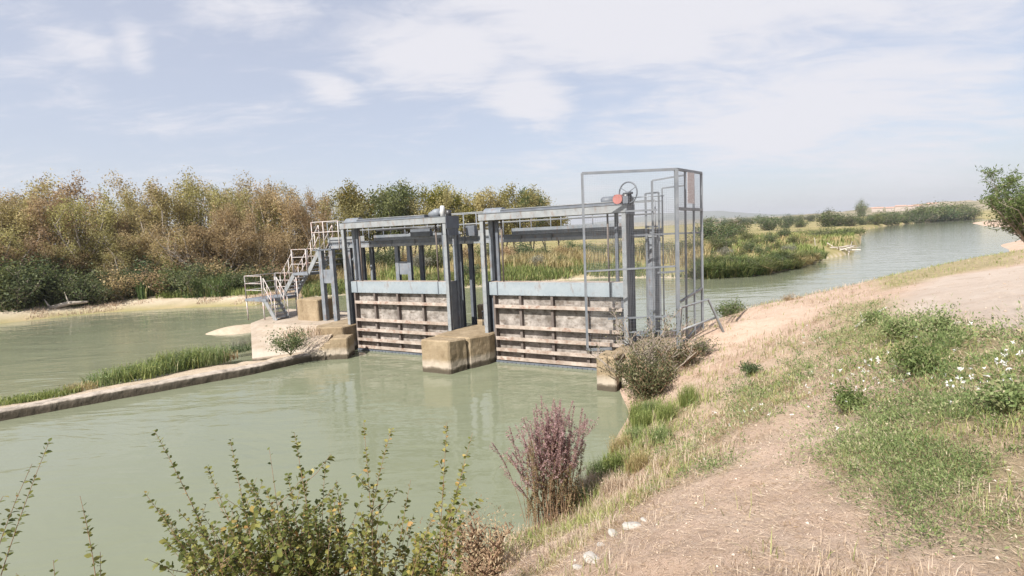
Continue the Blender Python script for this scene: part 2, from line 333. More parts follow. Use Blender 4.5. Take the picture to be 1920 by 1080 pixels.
HUMP = [hit(a, b) for a, b in ((1345, 640), (1400, 590), (1480, 575), (1550, 575), (1530, 592), (1450, 622), (1380, 655))]
SAND = [hit(a, b) for a, b in ((1060, 1078), (1215, 965), (1330, 875), (1480, 765), (1600, 760), (1620, 850), (1560, 900), (1720, 980), (1880, 1078))]
GREEN = [[hit(a, b) for a, b in q] for q in (
    ((1560, 820), (1610, 770), (1690, 735), (1918, 725), (1990, 1090), (1860, 1030), (1730, 970), (1590, 890)),
    ((1540, 630), (1640, 592), (1800, 600), (1918, 620), (1918, 740), (1720, 730), (1640, 690), (1560, 660)),
    ((1590, 520), (1700, 497), (1918, 468), (1918, 492), (1760, 522), (1660, 545)),
    ((1560, 575), (1690, 560), (1660, 600), (1560, 600)))]
SLOPE = [hit(a, b) for a, b in ((1290, 790), (1420, 690), (1520, 630), (1600, 640), (1600, 720), (1480, 760), (1370, 850), (1250, 930))]
LUSH = [hit(a, b) for a, b in ((1075, 955), (1110, 905), (1150, 855), (1190, 775), (1300, 735), (1330, 745), (1250, 830), (1180, 890), (1120, 950))]
def masks(x, y):
    n = (fbm(x, y, 1.3, 4, 21)-.5)
    g = np.zeros(len(x))
    for q in GREEN: g = np.maximum(g, polymask(x, y, q, .45))
    g = np.maximum(g, .34*polymask(x, y, SLOPE, .6)); g = np.clip(g+n*1.1*(g > .02), 0, 1); p = np.clip(polymask(x, y, PATH, .5)*1.2+n*.5, 0, 1)*(polymask(x, y, PATH, .5) > .02)
    s = np.maximum(polymask(x, y, SAND, .35), polymask(x, y, HUMP, .5)); l = polymask(x, y, LUSH, .35)
    return g, p, s, l

# one polar sheet round the camera, fine where the photograph looks
ang = np.concatenate([np.arange(-180, -60, 4.0), np.arange(-60, 56, .34), np.arange(56, 180, 4.0)]); ang = np.radians(ang)
rad = np.concatenate([[.15, .5], np.geomspace(.9, 110, 270), np.geomspace(114, 7000, 130)])
A, RR = np.meshgrid(ang, rad); X = (np.sin(A)*RR).ravel(); Y = (np.cos(A)*RR).ravel(); Z = terr(X, Y)
na, nr = len(ang), len(rad); i, j = np.meshgrid(np.arange(nr-1), np.arange(na), indexing='ij'); j2 = (j+1) % na
F4 = np.stack([i*na+j, i*na+j2, (i+1)*na+j2, (i+1)*na+j], -1).reshape(-1, 4)[:, ::-1]
me = npmesh('ground', np.stack([X, Y, Z], 1), F4, smooth=True)
mg, mp_, ms, ml = masks(X, Y); isfar = (far_h(X, Y) > near_h(X, Y)).astype(float)
dfar = far_d(X, Y)
shore = isfar*np.where(np.arctan2(X, Y) < -.36, np.clip(1-np.abs(dfar-2.6)/2.6, 0, 1), np.clip(1-np.abs(dfar-.3)/1.0, 0, 1))*np.clip(2-RR.ravel()/120, 0, 1)
for nm, arr in (('green', np.maximum(mg, ml*.8)), ('path', mp_), ('sand', ms), ('far', isfar), ('shore', shore)):
    a = me.attributes.new(nm, 'FLOAT', 'POINT'); a.data.foreach_set('value', arr.astype(np.float32))
t = NT('soil')
at = lambda n: t.new('ShaderNodeAttribute', attribute_name=n).outputs['Fac']
soil = t.ramp(t.noise(1.1, 9, .7), [(.3, f(.40, .28, .205)), (.55, f(.52, .39, .30)), (.75, f(.57, .45, .36))])
soil = t.mix(t.ramp(t.noise(9, 8, .75), [(.5, G3(0)), (.75, G3(.5))]), soil, f(.36, .245, .17))
sand = t.ramp(t.noise(2.3, 9, .72), [(.3, f(.48, .345, .255)), (.5, f(.575, .43, .33)), (.75, f(.615, .49, .385))])
path = t.ramp(t.noise(1.1, 9, .72, dist=.4), [(.3, f(.42, .33, .265)), (.5, f(.49, .405, .335)), (.7, f(.53, .455, .39))])
grn = t.ramp(t.noise(6, 8, .7), [(.35, f(.22, .20, .10)), (.6, f(.40, .32, .19))])
farc = t.ramp(t.noise(.12, 9, .7), [(.3, f(.13, .14, .05)), (.5, f(.27, .23, .10)), (.68, f(.38, .29, .18))])
pebble = t.ramp(t.noise(.9, 9, .75), [(.3, f(.40, .33, .24)), (.7, f(.56, .48, .38))])
c = t.mix(at('sand'), soil, sand)
c = t.mix(t.ramp(t.noise(.75, 7, .7, dist=.6), [(.5, G3(0)), (.7, G3(.45))]), c, f(.46, .32, .225))
c = t.mix(t.ramp(t.noise(38, 5, .8), [(.52, G3(0)), (.7, G3(.35))]), c, f(.34, .24, .165)); c = t.mix(at('green'), c, grn); c = t.mix(at('path'), c, path); c = t.mix(at('far'), c, farc); c = t.mix(at('shore'), c, pebble)
# bare pinkish cliffs on the distant ridge: steepest, highest ground only
g = t.new('ShaderNodeNewGeometry'); x = t.new('ShaderNodeSeparateXYZ'); t.L(g.outputs['Position'], x.inputs[0])
zz = t.new('ShaderNodeMath', operation='MULTIPLY_ADD'); t.L(t.noise(.02, 6, .7), zz.inputs[0]); zz.inputs[1].default_value = 8; t.L(x.outputs['Z'], zz.inputs[2])
zs = t.new('ShaderNodeMapRange'); t.L(zz.outputs[0], zs.inputs[0]); zs.inputs[1].default_value = 8.5; zs.inputs[2].default_value = 10.5
cl = t.ramp(t.noise(.05, 9, .75, stretch=(1, 1, 6)), [(.36, f(.13, .135, .075)), (.52, f(.25, .21, .14)), (.68, f(.48, .40, .34))])
c = t.mix(zs.outputs[0], c, cl)
zs2 = t.new('ShaderNodeMapRange'); t.L(x.outputs['Z'], zs2.inputs[0]); zs2.inputs[1].default_value = 22; zs2.inputs[2].default_value = 30
c = t.mix(zs2.outputs[0], c, f(.16, .17, .15))
t.col(c); t.p.inputs['Roughness'].default_value = .95; t.p.inputs['Specular IOR Level'].default_value = .15
b1 = t.bump(t.noise(26, 10, .8), .75, .04); b2 = t.new('ShaderNodeBump'); b2.inputs['Strength'].default_value = .7; b2.inputs['Distance'].default_value = .1
t.L(t.noise(4.5, 8, .75), b2.inputs['Height']); t.L(b2.outputs[0], b1.inputs['Normal'])
tag(link('ground', me, t.m), kind='structure')

# ------------------------------------------------------------------ water
t = NT('river_water')
wc = t.ramp(t.noise(.035, 4, .5), [(.35, f(.165, .18, .116)), (.65, f(.195, .205, .14))])
t.col(wc); t.p.inputs['Roughness'].default_value = .05; t.p.inputs['IOR'].default_value = 1.333
h1 = t.noise(2.2, 3, .5, stretch=(.35, 1.6, 1)); b1 = t.bump(h1, .2, .05)
b2 = t.new('ShaderNodeBump'); b2.inputs['Strength'].default_value = .22; b2.inputs['Distance'].default_value = .25
t.L(t.noise(.45, 4, .55, stretch=(.6, 1.3, 1), dist=.6), b2.inputs['Height']); t.L(b2.outputs[0], b1.inputs['Normal'])
MT['water'] = t.m
w = MB(); n = 72; w.add([(0, 0, 0)]+[(900*math.sin(2*math.pi*k/n), 900*math.cos(2*math.pi*k/n), 0) for k in range(n)], [(0, 1+(k+1) % n, 1+k) for k in range(n)])
tag(w.build('river_water', MT['water']), kind='structure')

# ------------------------------------------------------------------ concrete works
def gthing(name, label, cat, group=None): return empty(name, GO, TH, label, cat, group)
# long low wall along the canal
wp = [np.array([-24.6, 6.5]), np.array([-14.5, 14.54]), np.array([-9.42, 18.58]), np.array([-7.9, 20.4])]
mb = MB(); L_, Rr = [], []
K = 40; ss = np.linspace(0, 1, K); WL = []
for s_ in ss:
    q = s_*3; k = min(int(q), 2); WL.append(wp[k]+(wp[k+1]-wp[k])*(q-k))
WL = np.array(WL); tg = unit(np.gradient(WL, axis=0)); nb = np.stack([-tg[:, 1], tg[:, 0]], 1)     # nb: away from the canal
for k in range(K):
    p, nn = WL[k], nb[k]; jz = rnd.uniform(-.008, .008); e = rnd.uniform(-.012, .012)
    a, b = p+nn*e, p+nn*.46
    mb.v += [(a[0], a[1], -1.2), (a[0], a[1], .27+jz), (b[0], b[1], .285+jz), (b[0], b[1], -1.2)]
    if k: o_ = 4*(k-1); mb.f += [(o_+i, o_+4+i, o_+5+i, o_+1+i) for i in range(3)]
mb.f += [(0, 1, 2, 3), tuple(4*(K-1)+i for i in (3, 2, 1, 0))]
tag(mb.build('canal_wall', MT['wallc'], bevel=.02), 'long low concrete wall edging the canal on the left', 'wall')

# gravel strip and spit left of the wall
V = []; nt = 16; K2 = 120
for k in range(K2):
    q = k/(K2-1)*(K-1); i0 = min(int(q), K-2); p = WL[i0]+(WL[i0+1]-WL[i0])*(q-i0); nn = nb[i0]
    wd = 2.3+.5*math.sin(k*.11)+.3*math.sin(k*.37)
    for j in range(nt):
        s_ = j/(nt-1); pp = p+nn*(.4+wd*s_); V.append((pp[0], pp[1], .23*(1-s_**3)-.16*s_**2+.05*(float(fbm(pp[0], pp[1], 2, 3, 5))-.5)))
i, j = np.meshgrid(np.arange(K2-1), np.arange(nt-1), indexing='ij')
F = np.stack([i*nt+j, (i+1)*nt+j, (i+1)*nt+j+1, i*nt+j+1], -1).reshape(-1, 4)
t = NT('gravel'); t.col(t.ramp(t.noise(5, 10, .8), [(.3, f(.32, .25, .165)), (.55, f(.47, .38, .28)), (.75, f(.58, .50, .40))])); t.p.inputs['Roughness'].default_value = .95; t.bump(t.noise(30, 9, .8), .9, .04); MT['gravel'] = t.m
tag(link('gravel_bank', npmesh('gravel_bank', V, F, smooth=True), MT['gravel']), kind='structure')
c0 = (Pz(378, 627)+Pz(520, 612))/2; V = []; F = []; na_, nr_ = 40, 10
ex = unit(Pz(520, 612)-Pz(378, 627)); ey = np.array([-ex[1], ex[0], 0]); hl = np.linalg.norm(Pz(520, 612)-Pz(378, 627))/2
for ri in range(nr_+1):
    for k in range(na_):
        a = 2*math.pi*k/na_; q = ri/nr_; p = c0+ex*hl*q*math.cos(a)+ey*1.25*q*math.sin(a)*(1+.15*math.sin(a*3)); V.append((p[0], p[1], .34*(1-q*q)-.06))
for ri in range(nr_):
    for k in range(na_): F.append((ri*na_+k, (ri+1)*na_+k, (ri+1)*na_+(k+1) % na_, ri*na_+(k+1) % na_))
tag(link('gravel_spit', npmesh('gravel_spit', V, F, smooth=True), MT['gravel']), kind='structure')

# centre pier: nose block + rear block, a dark slot between them
r0 = gthing('concrete_pier', 'ochre concrete pier standing in the water between the two sluice gates', 'pier')
MB().prism([(3.0, -1.93), (4.17, -1.93), (4.38, -1.15), (3.0, -1.15)], -1.2, [1.13, 1.13, 1.09, 1.09]).build('nose_block', MT['conc'], r0, bevel=.035)
MB().prism([(3.1, -1.15), (4.28, -1.15), (4.28, -1.07), (3.1, -1.07)], -1.2, 1.04).build('joint', MT['stiff'], r0)
MB().prism([(2.94, -1.07), (4.42, -1.07), (4.74, -.25), (4.74, 1.5), (2.94, 1.5)], -1.2, [1.09, 1.09, 1.06, 1.06, 1.06]).build('rear_block', MT['conc'], r0, bevel=.035)
r0 = gthing('concrete_pier', 'small concrete pier at the right end of the far left gate wall, beside the stepped apron', 'pier')
MB().prism([(-3.15, -1.0), (-2.08, -.55), (-2.08, 1.5), (-3.6, 1.5), (-3.6, -.5)], -1.2, 1.08).build('block', MT['conc'], r0, bevel=.03)
r0['label'] = 'stained concrete pier carrying the leftmost gate post, next to the stairs'
# right abutment under the cage
r0 = gthing('concrete_pier', 'weathered concrete pier half hidden by the bush at the right gate', 'pier')
MB().prism([(9.28, -1.95), (9.86, -1.95), (9.86, -1.12), (9.28, -1.12)], -1.2, 1.0).build('nose_block', MT['conc'], r0, bevel=.03)
MB().prism([(9.93, -1.7), (11.6, -1.5), (11.6, -.6), (9.93, -.6)], -1.2, .8).build('side_block', MT['conc'], r0, bevel=.04)
MB().prism([(9.42, -1.08), (12.2, -1.08), (12.2, 1.6), (9.42, 1.6)], -1.2, .92).build('rear_block', MT['conc'], r0, bevel=.03)
# left abutment: sloping masonry apron with a flat top
TL, TR_ = Pz(470, 606, 1.06), Pz(636, 611, 1.06); BL, BR = Pz(473, 672, .24), Pz(606, 655, .3)
ab = MB(); mid = []
N = 14
for k in range(N+1):
    q = k/N; top = TL+(TR_-TL)*q; bot = BL+(BR-BL)*q
    for j in range(9):
        s_ = j/8; p = bot+(top-bot)*s_; z = bot[2]+(top[2]-bot[2])*s_**.8
        jn = .09*(float(fbm(p[0], p[1], 2.2, 3, 8))-.5) if 0 < j < 8 else 0
        mid.append((p[0], p[1], z+jn))
ab.v = mid[:]; ab.f = [(k*9+j, (k+1)*9+j, (k+1)*9+j+1, k*9+j+1) for k in range(N) for j in range(8)]
g0 = Pv(470, 606, 3.2); back = [G(-9.9, 3.2, 1.06), G(-2.1, 3.2, 1.06)]
b = len(ab.v); ab.v += [tuple(back[0]), tuple(back[1])]+[(p[0], p[1], -1.2) for p in (BL, TL, back[0], back[1], TR_, BR)]
# left flank, crest slab, right flank
ab.f += [tuple([k*9+8 for k in range(N+1)])+(b+1, b), (8, b, b+4, b+3), tuple(range(8, -1, -1))+(b+2, b+3), (b, b+1, b+5, b+4), (N*9+8, b+6, b+5, b+1), tuple(N*9+j for j in range(9))+(b+6, b+7), (0,)+tuple(k*9 for k in range(1, N+1))+(b+7, b+2)]
ra = empty('stone_abutment', (0, 0, 0), 0, 'ochre masonry abutment with a sloping face below the metal stairs', 'abutment')
me = ab.mesh('apron'); link('apron', me, MT['conc_pale'], ra)
st = MB()
for k, (px, py, z) in enumerate(((618, 648, .5), (628, 640, .66), (638, 632, .82), (598, 656, .36))):
    p = np.array(toG(Pz(px, py, z))); q = G(p[0], p[1], 0); st.box(q[0]-.35, q[0]+.35, q[1]-.3, q[1]+.6, -1.2, z)
st.build('step', MT['conc'], ra, bevel=.03)
cb = Pv(588, 600, .7); u0, _, _ = toG(cb)
r0 = gthing('concrete_block', 'square ochre concrete block standing under the stair landing', 'block')
MB().prism([(u0-.75, .45), (u0+.62, .45), (u0+.62, 1.35), (u0-.75, 1.35)], .9, 2.02).build('block', MT['conc'], r0, bevel=.03)
rw = gthing('concrete_wall', 'ochre concrete wall with a ledge seen through the gap between the gates', 'wall')
MB().box(1.2, 6.2, 4.6, 5.3, -1.2, 1.35).box(1.2, 6.2, 4.2, 4.597, -1.2, .72).build('wall', MT['conc'], rw, bevel=.03)
hr = MB(); hr.tube([(3.55, 1.3, 1.05), (3.55, 1.3, 1.62), (4.05, 1.3, 1.62), (4.05, 1.3, 1.05)], .035, 6)
hb = gthing('grab_rail', 'dark bent pipe grab rail on the pier behind the left gate post', 'rail'); hr.build('pipe', MT['steel_dark'], hb, True)

# ------------------------------------------------------------------ sluice gates
def sluice(u0, label, right):
    r_ = empty('sluice_gate', G(u0, 0, 0), TH, label, 'sluice gate', 'sluice gates across the canal mouth')
    W = 5.12; zb = 1.06
    def post(u, v, w, d, z0, z1, mat, name='post'):       # I section: two flanges and a web
        m = MB(); m.box(u-w/2, u+w/2, v, v+.025, z0, z1).box(u-w/2, u+w/2, v+d-.025, v+d, z0, z1).box(u-.012, u+.012, v+.025, v+d-.025, z0, z1)
        for z in np.arange(z0+1.2, z1, .42):
            for du in (-w*.32, w*.32): m.tube([(u+du, v-.012, z), (u+du, v+.002, z)], .013, 6)
        m.build(name, mat, r_)
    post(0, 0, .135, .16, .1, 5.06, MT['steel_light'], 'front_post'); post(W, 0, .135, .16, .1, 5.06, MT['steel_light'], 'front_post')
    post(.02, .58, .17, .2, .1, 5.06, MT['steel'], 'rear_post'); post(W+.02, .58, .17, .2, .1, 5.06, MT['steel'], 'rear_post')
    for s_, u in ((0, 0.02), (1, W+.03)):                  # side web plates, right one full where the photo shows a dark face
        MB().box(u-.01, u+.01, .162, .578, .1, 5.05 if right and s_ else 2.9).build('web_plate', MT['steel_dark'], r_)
    # guide channels
    for u in (.16, W-.16): MB().box(u-.07, u+.07, .30, .34, -.6, 2.85).box(u-.07, u+.07, .48, .52, -.6, 2.85).build('guide_channel', MT['steel_dark'], r_)
    # head beam
    m = MB(); m.box(-.10, W+.10, -.03, 0, 5.068, 5.30); m.box(-.10, W+.10, .785, .81, 5.068, 5.30); m.box(-.10, W+.10, 0.002, .783, 5.262, 5.28); m.box(-.1, W+.1, .002, .12, 5.07, 5.085)
    m.build('head_beam', MT['steel_light'], r_, bevel=.006)
    MB().box(-.12, -.102, -.02, .80, 5.08, 5.29).build('end_plate', MT['black'], r_)
    MB().box(W+.102, W+.122, -.02, .82, 4.86 if not right else 5.0, 5.33).build('end_plate', MT['steel_dark'], r_)
    m = MB(); m.box(.74, W-.2 if right else W-.95, .10, .60, 5.302, 5.40); m.build('shaft_cover', MT['steel_dark'], r_)
    MB().box(.72, W-.25 if right else W-.93, .08, .62, 5.403, 5.425).build('cover_lid', MT['steel_light'], r_)
    MB().box(-.1, W+.1, -.05, .1, 5.304, 5.318).build('cover_lip', MT['steel'], r_)
    # half round gear housing at the left end
    m = MB(); n = 12
    pr = [(.36+.24*math.cos(math.pi*k/n), 5.302+.2*math.sin(math.pi*k/n)) for k in range(n+1)]
    m.add([(x, y, z) for x in (.02, .72) for y, z in pr], [tuple(range(n+1)), tuple(range(2*n+1, n, -1))]+[(k+1, k, n+1+k, n+2+k) for k in range(n)]+[(0, n, 2*n+1, n+1)])
    m.build('gear_housing', MT['steel'], r_)
    # right hand gearbox, motor, handwheel
    gx = W-.02 if right else W-.30
    if right:
        MB().tube([(gx-.78, .36, 5.46), (gx-.72, .36, 5.47), (gx-.36, .36, 5.47)], [.1, .135, .135], 14).build('motor', MT['steel_dark'], r_, True)
        m = MB(); m.tube([(gx-.36, .36, 5.46), (gx-.2, .36, 5.46)], .18, 14); m.tube([(gx+.02, .36, 5.3), (gx+.02, .36, 5.6), (gx+.02, .36, 5.68)], [.17, .17, .1], 12); gb = m.build('gearbox', MT['black'], r_, True)
        MB().tube([(gx-.17, .30, 5.48), (gx-.17, .02, 5.48)], [.155, .15], 14).build('gear_cap', MT['red'], gb)
        MB().box(gx-.25, gx-.09, .16, .5, 5.3, 5.36).build('motor_foot', MT['white'], r_)
        h = MB(); c_ = (gx+.13, .16, 5.66); ax = (.35, 1, 0); h.ring(c_, .325, .024, ax)
        e1 = Vector((1, -.35, 0)).normalized()
        for k in range(3):
            a = k*2*math.pi/3+.5; h.tube([c_, Vector(c_)+e1*.315*math.cos(a)+Vector((0, 0, .315*math.sin(a)))], .013, 5)
        h.tube([Vector(c_)-Vector(ax)*.07, Vector(c_)+Vector(ax)*.2], .04, 8); h.build('handwheel', MT['steel_dark'], gb, True)
        MB().tube([(gx+.1, .36, 5.52), (W+1.15, .36, 5.5)], .016, 6).build('shaft', MT['galv'], r_, True)
        MB().box(W-.02, W+.14, .02, .7, 5.335, 5.56).build('bracket', MT['steel_dark'], r_)
    else:
        m = MB(); m.tube([(gx-.58, .36, 5.4), (gx-.3, .36, 5.46), (gx-.1, .36, 5.46)], [.1, .17, .17], 14); m.tube([(gx-.1, .36, 5.46), (gx+.02, .36, 5.46)], .1, 12); m.build('gearbox', MT['steel'], r_, True)
        MB().tube([(gx+.06, .3, 5.3), (gx+.06, .3, 5.66), (gx+.06, .3, 5.72)], [.09, .09, .06], 12).build('indicator_cap', MT['white'], r_, True)
        MB().tube([(gx+.28, .36, 5.31), (gx+.28, .36, 5.55)], .11, 10).build('limit_switch', MT['black'], r_, True)
        MB().box(W-.02, W+.1, .1, .74, 4.6, 4.855).build('bracket', MT['steel_dark'], r_)
    # lifting screws
    for u in (.62, W-.62): MB().tube([(u, .33, 2.85), (u, .33, 5.26)], .032, 8).build('lifting_screw', MT['stiff'], r_, True)
    for u in (.36, W-.38): MB().box(u-.05, u+.05, .42, .52, 2.87, 5.26).build('guide_bar', MT['steel_dark'], r_)
    # gate leaf
    lf = MB().box(.11, W-.09, .34, .40, -.8, 2.86).build('gate_leaf', MT['leaf_plate'], r_)
    m = MB(); m.box(.10, W-.10, .17, .21, 2.42, 2.88)
    for k in range(22):
        for z in (2.455, 2.845): m.tube([(.2+k*(W-.4)/21, .158, z), (.2+k*(W-.4)/21, .172, z)], .014, 6)
    m.build('face_beam', MT['steel_blue'], lf)
    MB().box(.12, W-.12, .212, .62, 2.852, 2.885).build('top_plate', MT['rib'], lf)
    for u in (.43, W-.55): MB().box(u-.02, u+.02, .155, .168, 2.40, 2.90).build('strap', MT['steel_dark'], lf)
    for z in (2.03, 1.30, .88, .47, .16):
        m = MB(); m.box(.32, W-.14, .10, .338, z-.012, z+.012); m.box(.32, W-.14, .088, .10, z-.062, z+.062); m.build('rib', MT['rib'], lf, bevel=.004)
    for q in (.245, .49, .745):
        u = .1+q*(W-.2); zs_ = [2.42, 2.03, 1.30, .88, .47, .16, -.3]
        m = MB()
        for a, b_ in zip(zs_[:-1], zs_[1:]): m.box(u-.045, u+.045, .2, .337, b_+.014, a-.014)
        m.build('stiffener', MT['stiff'], lf)
    m = MB(); m.box(.25, .33, .14, .338, -.3, 2.40); m.build('edge_stiffener', MT['stiff'], lf)
    m = MB(); m.box(.3, W-.15, .075, .087, -.25, .072)
    for k in range(26): u = .4+k*(W-.7)/25; m.tube([(u, .077, .035), (u, .055, .035)], .018, 6)
    m.build('seal_strip', MT['steel_dark'], lf)
    return r_
sluice(-2.235, 'left grey steel sluice gate with brown ribbed leaf, nearer the stairs', False)
sluice(4.49, 'right sluice gate carrying the red capped gear and handwheel, beside the cage', True)

# ------------------------------------------------------------------ service walkway behind the gates
wk = gthing('service_walkway', 'raised grey steel walkway with railings running behind the gates', 'walkway')
U0, U1, VA, VB = -4.7, 10.25, 1.5, 2.35
for v in (VA, VB):
    m = MB(); m.box(U0, U1, v, v+.09, 4.25, 4.275).box(U0, U1, v+.04, v+.05, 4.275, 4.475).box(U0, U1, v, v+.09, 4.475, 4.50); m.build('girder', MT['steel'], wk)
m = MB(); m.box(U0, U1, VA-.012, VA-.002, 4.255, 4.37); m.build('fascia', MT['steel_light'], wk)
m = MB()
for k in range(60):
    a = U0+(U1-U0)*k/60; m.box(a+.01, a+(U1-U0)/60-.01, VA-.02, VB+.11, 4.503, 4.53)
m.build('deck', MT['steel_dark'], wk)
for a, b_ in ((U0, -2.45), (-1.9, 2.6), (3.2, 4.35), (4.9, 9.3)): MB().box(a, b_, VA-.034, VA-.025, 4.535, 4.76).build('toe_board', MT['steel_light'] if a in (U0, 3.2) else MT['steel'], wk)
for v in (VA-.01, VB+.08):
    for k in range(13):
        u = U0+.03+(U1-U0-.06)*k/12; MB().tube([(u, v, 4.3), (u, v, 5.45)], .022, 6).build('rail_post', MT['steel'], wk, True)
    for z in (5.45, 5.02): MB().tube([(U0+.03, v, z), (U1-.03, v, z)], .02, 6).build('handrail', MT['steel_light'], wk, True)
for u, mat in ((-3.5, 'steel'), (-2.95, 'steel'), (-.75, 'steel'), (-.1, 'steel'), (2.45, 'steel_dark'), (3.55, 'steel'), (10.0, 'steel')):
    for v in (VA+.02, VB-.02):
        MB().box(u-.09, u+.09, v, v+.02, .2, 4.248).box(u-.09, u+.09, v+.13, v+.15, .2, 4.248).box(u-.01, u+.01, v+.02, v+.13, .2, 4.248).build('leg', MT[mat], wk)
MB().box(-.65, -.2, VA+.05, VA+.07, 3.05, 3.6).build('gusset_plate', MT['steel'], wk)
for z in (1.4, 2.6, 3.7): MB().bar((-3.4, VA+.1, z), (-3.05, VA+.1, z+.3), .05).build('brace', MT['steel'], wk)
# cable tray and lamp box under the left gate rail
MB().tube([(-1.6, 1.35, 4.95), (.2, 1.35, 4.98), (1.7, 1.35, 4.9)], .045, 6).build('cable_bundle', MT['black'], wk, True)
MB().box(.25, 1.25, 1.3, 1.47, 4.62, 4.92).build('cabinet', MT['steel_dark'], wk, bevel=.01)
MB().box(3.0, 3.4, 1.25, 1.45, 4.55, 4.95).build('cabinet', MT['steel_dark'], wk, bevel=.01)

# ------------------------------------------------------------------ stairs
sr = gthing('metal_staircase', 'steel staircase with white and rust red railings at the left end of the walkway', 'staircase')
def flight(u0, z0, u1, z1, v0, v1, n, rail0=1.0):
    for v in (v0, v1):
        MB().bar((u0, v, z0-.05), (u1, v, z1-.05), .05, .2).build('stringer', MT['steel_light'], sr)
        for h in (1.0, .55): MB().tube([(u0, v, z0+h), (u1, v, z1+h)], .019, 6).build('handrail', MT['rail'], sr, True)
        for k in range(4):
            q = k/3; u, z = u0+(u1-u0)*q, z0+(z1-z0)*q; MB().tube([(u, v, z-.05), (u, v, z+1.0)], .022, 6).build('baluster', MT['rail'], sr, True)
    for k in range(n):
        q = (k+.5)/n; u, z = u0+(u1-u0)*q, z0+(z1-z0)*q; MB().box(u-.12, u+.12, v0+.03, v1-.03, z-.02, z+.02).build('tread', MT['steel'], sr)
def platform(u0, u1, v0, v1, z, rails):
    MB().box(u0, u1, v0, v1, z-.12, z).build('landing', MT['steel'], sr, bevel=.008)
    for (a, b_) in rails:
        for h in (1.08, .72, .4): MB().tube([(a[0], a[1], z+h), (b_[0], b_[1], z+h)], .019, 6).build('handrail', MT['rail'], sr, True)
        for p in (a, b_): MB().tube([(p[0], p[1], z-.1), (p[0], p[1], z+1.08)], .026, 6).build('baluster', MT['rail'], sr, True)
va, vb = .95, 1.75
flight(-4.65, 4.33, -5.55, 3.22, va, vb, 6)
platform(-6.5, -5.5, va-.08, vb+.08, 3.2, [((-6.5, va-.05), (-5.55, va-.05)), ((-6.5, vb+.05), (-5.55, vb+.05))])
flight(-6.5, 3.18, -7.5, 2.06, va, vb, 6)
platform(-9.0, -7.45, .05, vb+.08, 2.04, [((-8.95, .1), (-7.75, .1)), ((-8.95, .1), (-8.95, vb)), ((-8.95, vb+.05), (-7.5, vb+.05))])
flight(-7.6, 2.02, -6.95, 1.08, .1, .8, 5)
for u, v in ((-8.95, .1), (-7.75, .1), (-8.95, 1.75), (-7.5, 1.75), (-7.0, 1.7), (-6.45, 1.0)): MB().tube([(u, v, 1.0), (u, v, 3.1 if u > -6.6 else 1.95)], .035, 6).build('leg', MT['rail'], sr, True)
# twin leg trestle under the deck end
for u in (-4.35, -3.68): MB().box(u-.1, u+.1, .62, .80, 1.0, 4.2).build('trestle_leg', MT['steel'], sr)
MB().box(-4.24, -3.79, .65, .68, 2.75, 3.35).build('trestle_plate', MT['steel'], sr)
MB().box(-4.75, -3.6, .6, 1.48, 4.2, 4.25).build('top_landing', MT['steel_dark'], sr)
for k, (u, z) in enumerate(((-3.75, 4.05), (-3.95, 3.8), (-4.15, 3.55), (-4.4, 3.3))): MB().box(u-.16, u+.16, .95, 1.5, z-.03, z+.01).build('tread', MT['steel_light'], sr)
for z in (5.5, 5.05): MB().tube([(-4.72, .62, z-.05), (-3.1, .62, z-.05)], .022, 6).build('handrail', MT['rail'], sr, True)
for u in (-4.72, -4.0, -3.1): MB().tube([(u, .62, 4.2), (u, .62, 5.45)], .024, 6).build('baluster', MT['rail'], sr, True)

# ------------------------------------------------------------------ cage of wire screens
cg = empty('safety_cage', (4.9, 15.7, 0), 0, 'tall cage of grey tubes and wire mesh guarding the right gate', 'cage')
def cl_(p): return tuple(np.asarray(p)-np.array([4.9, 15.7, 0]))
Yn = 15.65
NL, NR = PY(1091, 323, Yn), PY(1268, 319, Yn); NLb, NRb = PY(1101, 656, Yn), PY(1274, 655, Yn)
zt = (NL[2]+NR[2])/2+.0
NL = np.array([2.17, Yn, zt]); NLb = np.array([2.17, Yn, NLb[2]]); NR = np.array([4.89, Yn, zt]); NRb = np.array([4.89, Yn, .6])
FR = np.array([6.1, 17.0, zt-.02]); FRb = np.array([6.1, 17.0, 1.2])
cx = lambda a, z: np.array([a[0], a[1], z])
def tb(a, b_, w=.06, mat='galv', name='tube'): return MB().bar(cl_(a), cl_(b_), w).build(name, MT[mat], cg)
tb(NL, NR, .07); tb(NL, NLb, .065); tb(NR, NRb, .10, name='corner_post'); tb(NR, FR, .07); tb(FR, FRb, .07, name='corner_post')
zr = PY(1095, 509, Yn)[2]; tb(cx(NL, zr), cx(NR, zr+.03), .05)
z2 = PY(1272, 592, Yn)[2]; a2 = PY(1140, 591, Yn); tb(cx(a2, z2), cx(NR, z2), .05)
tb(NLb, NLb+np.array([.72, 0, 0]), .07); z3 = PY(1180, 623, Yn)[2]; tb(cx(PY(1180, 623, Yn), z3), cx(NR, z3), .05)
zu = PY(1200, 395, Yn)[2]; tb(cx(PY(1172, 395, Yn), zu), cx(PY(1232, 395, Yn), zu), .05)
for q in (1/3, 2/3): tb(NR+(FR-NR)*q, cx(NR+(FR-NR)*q, 1.0), .05)
zc = PY(1272, 391, Yn)[2]; tb(cx(NR, zc), cx(FR, zc-.03), .085); zd = PY(1275, 568, Yn)[2]; tb(cx(NR, zd), cx(FR, zd+.25), .06)
tb(cx(NR, 1.0), cx(FR, 1.45), .05)
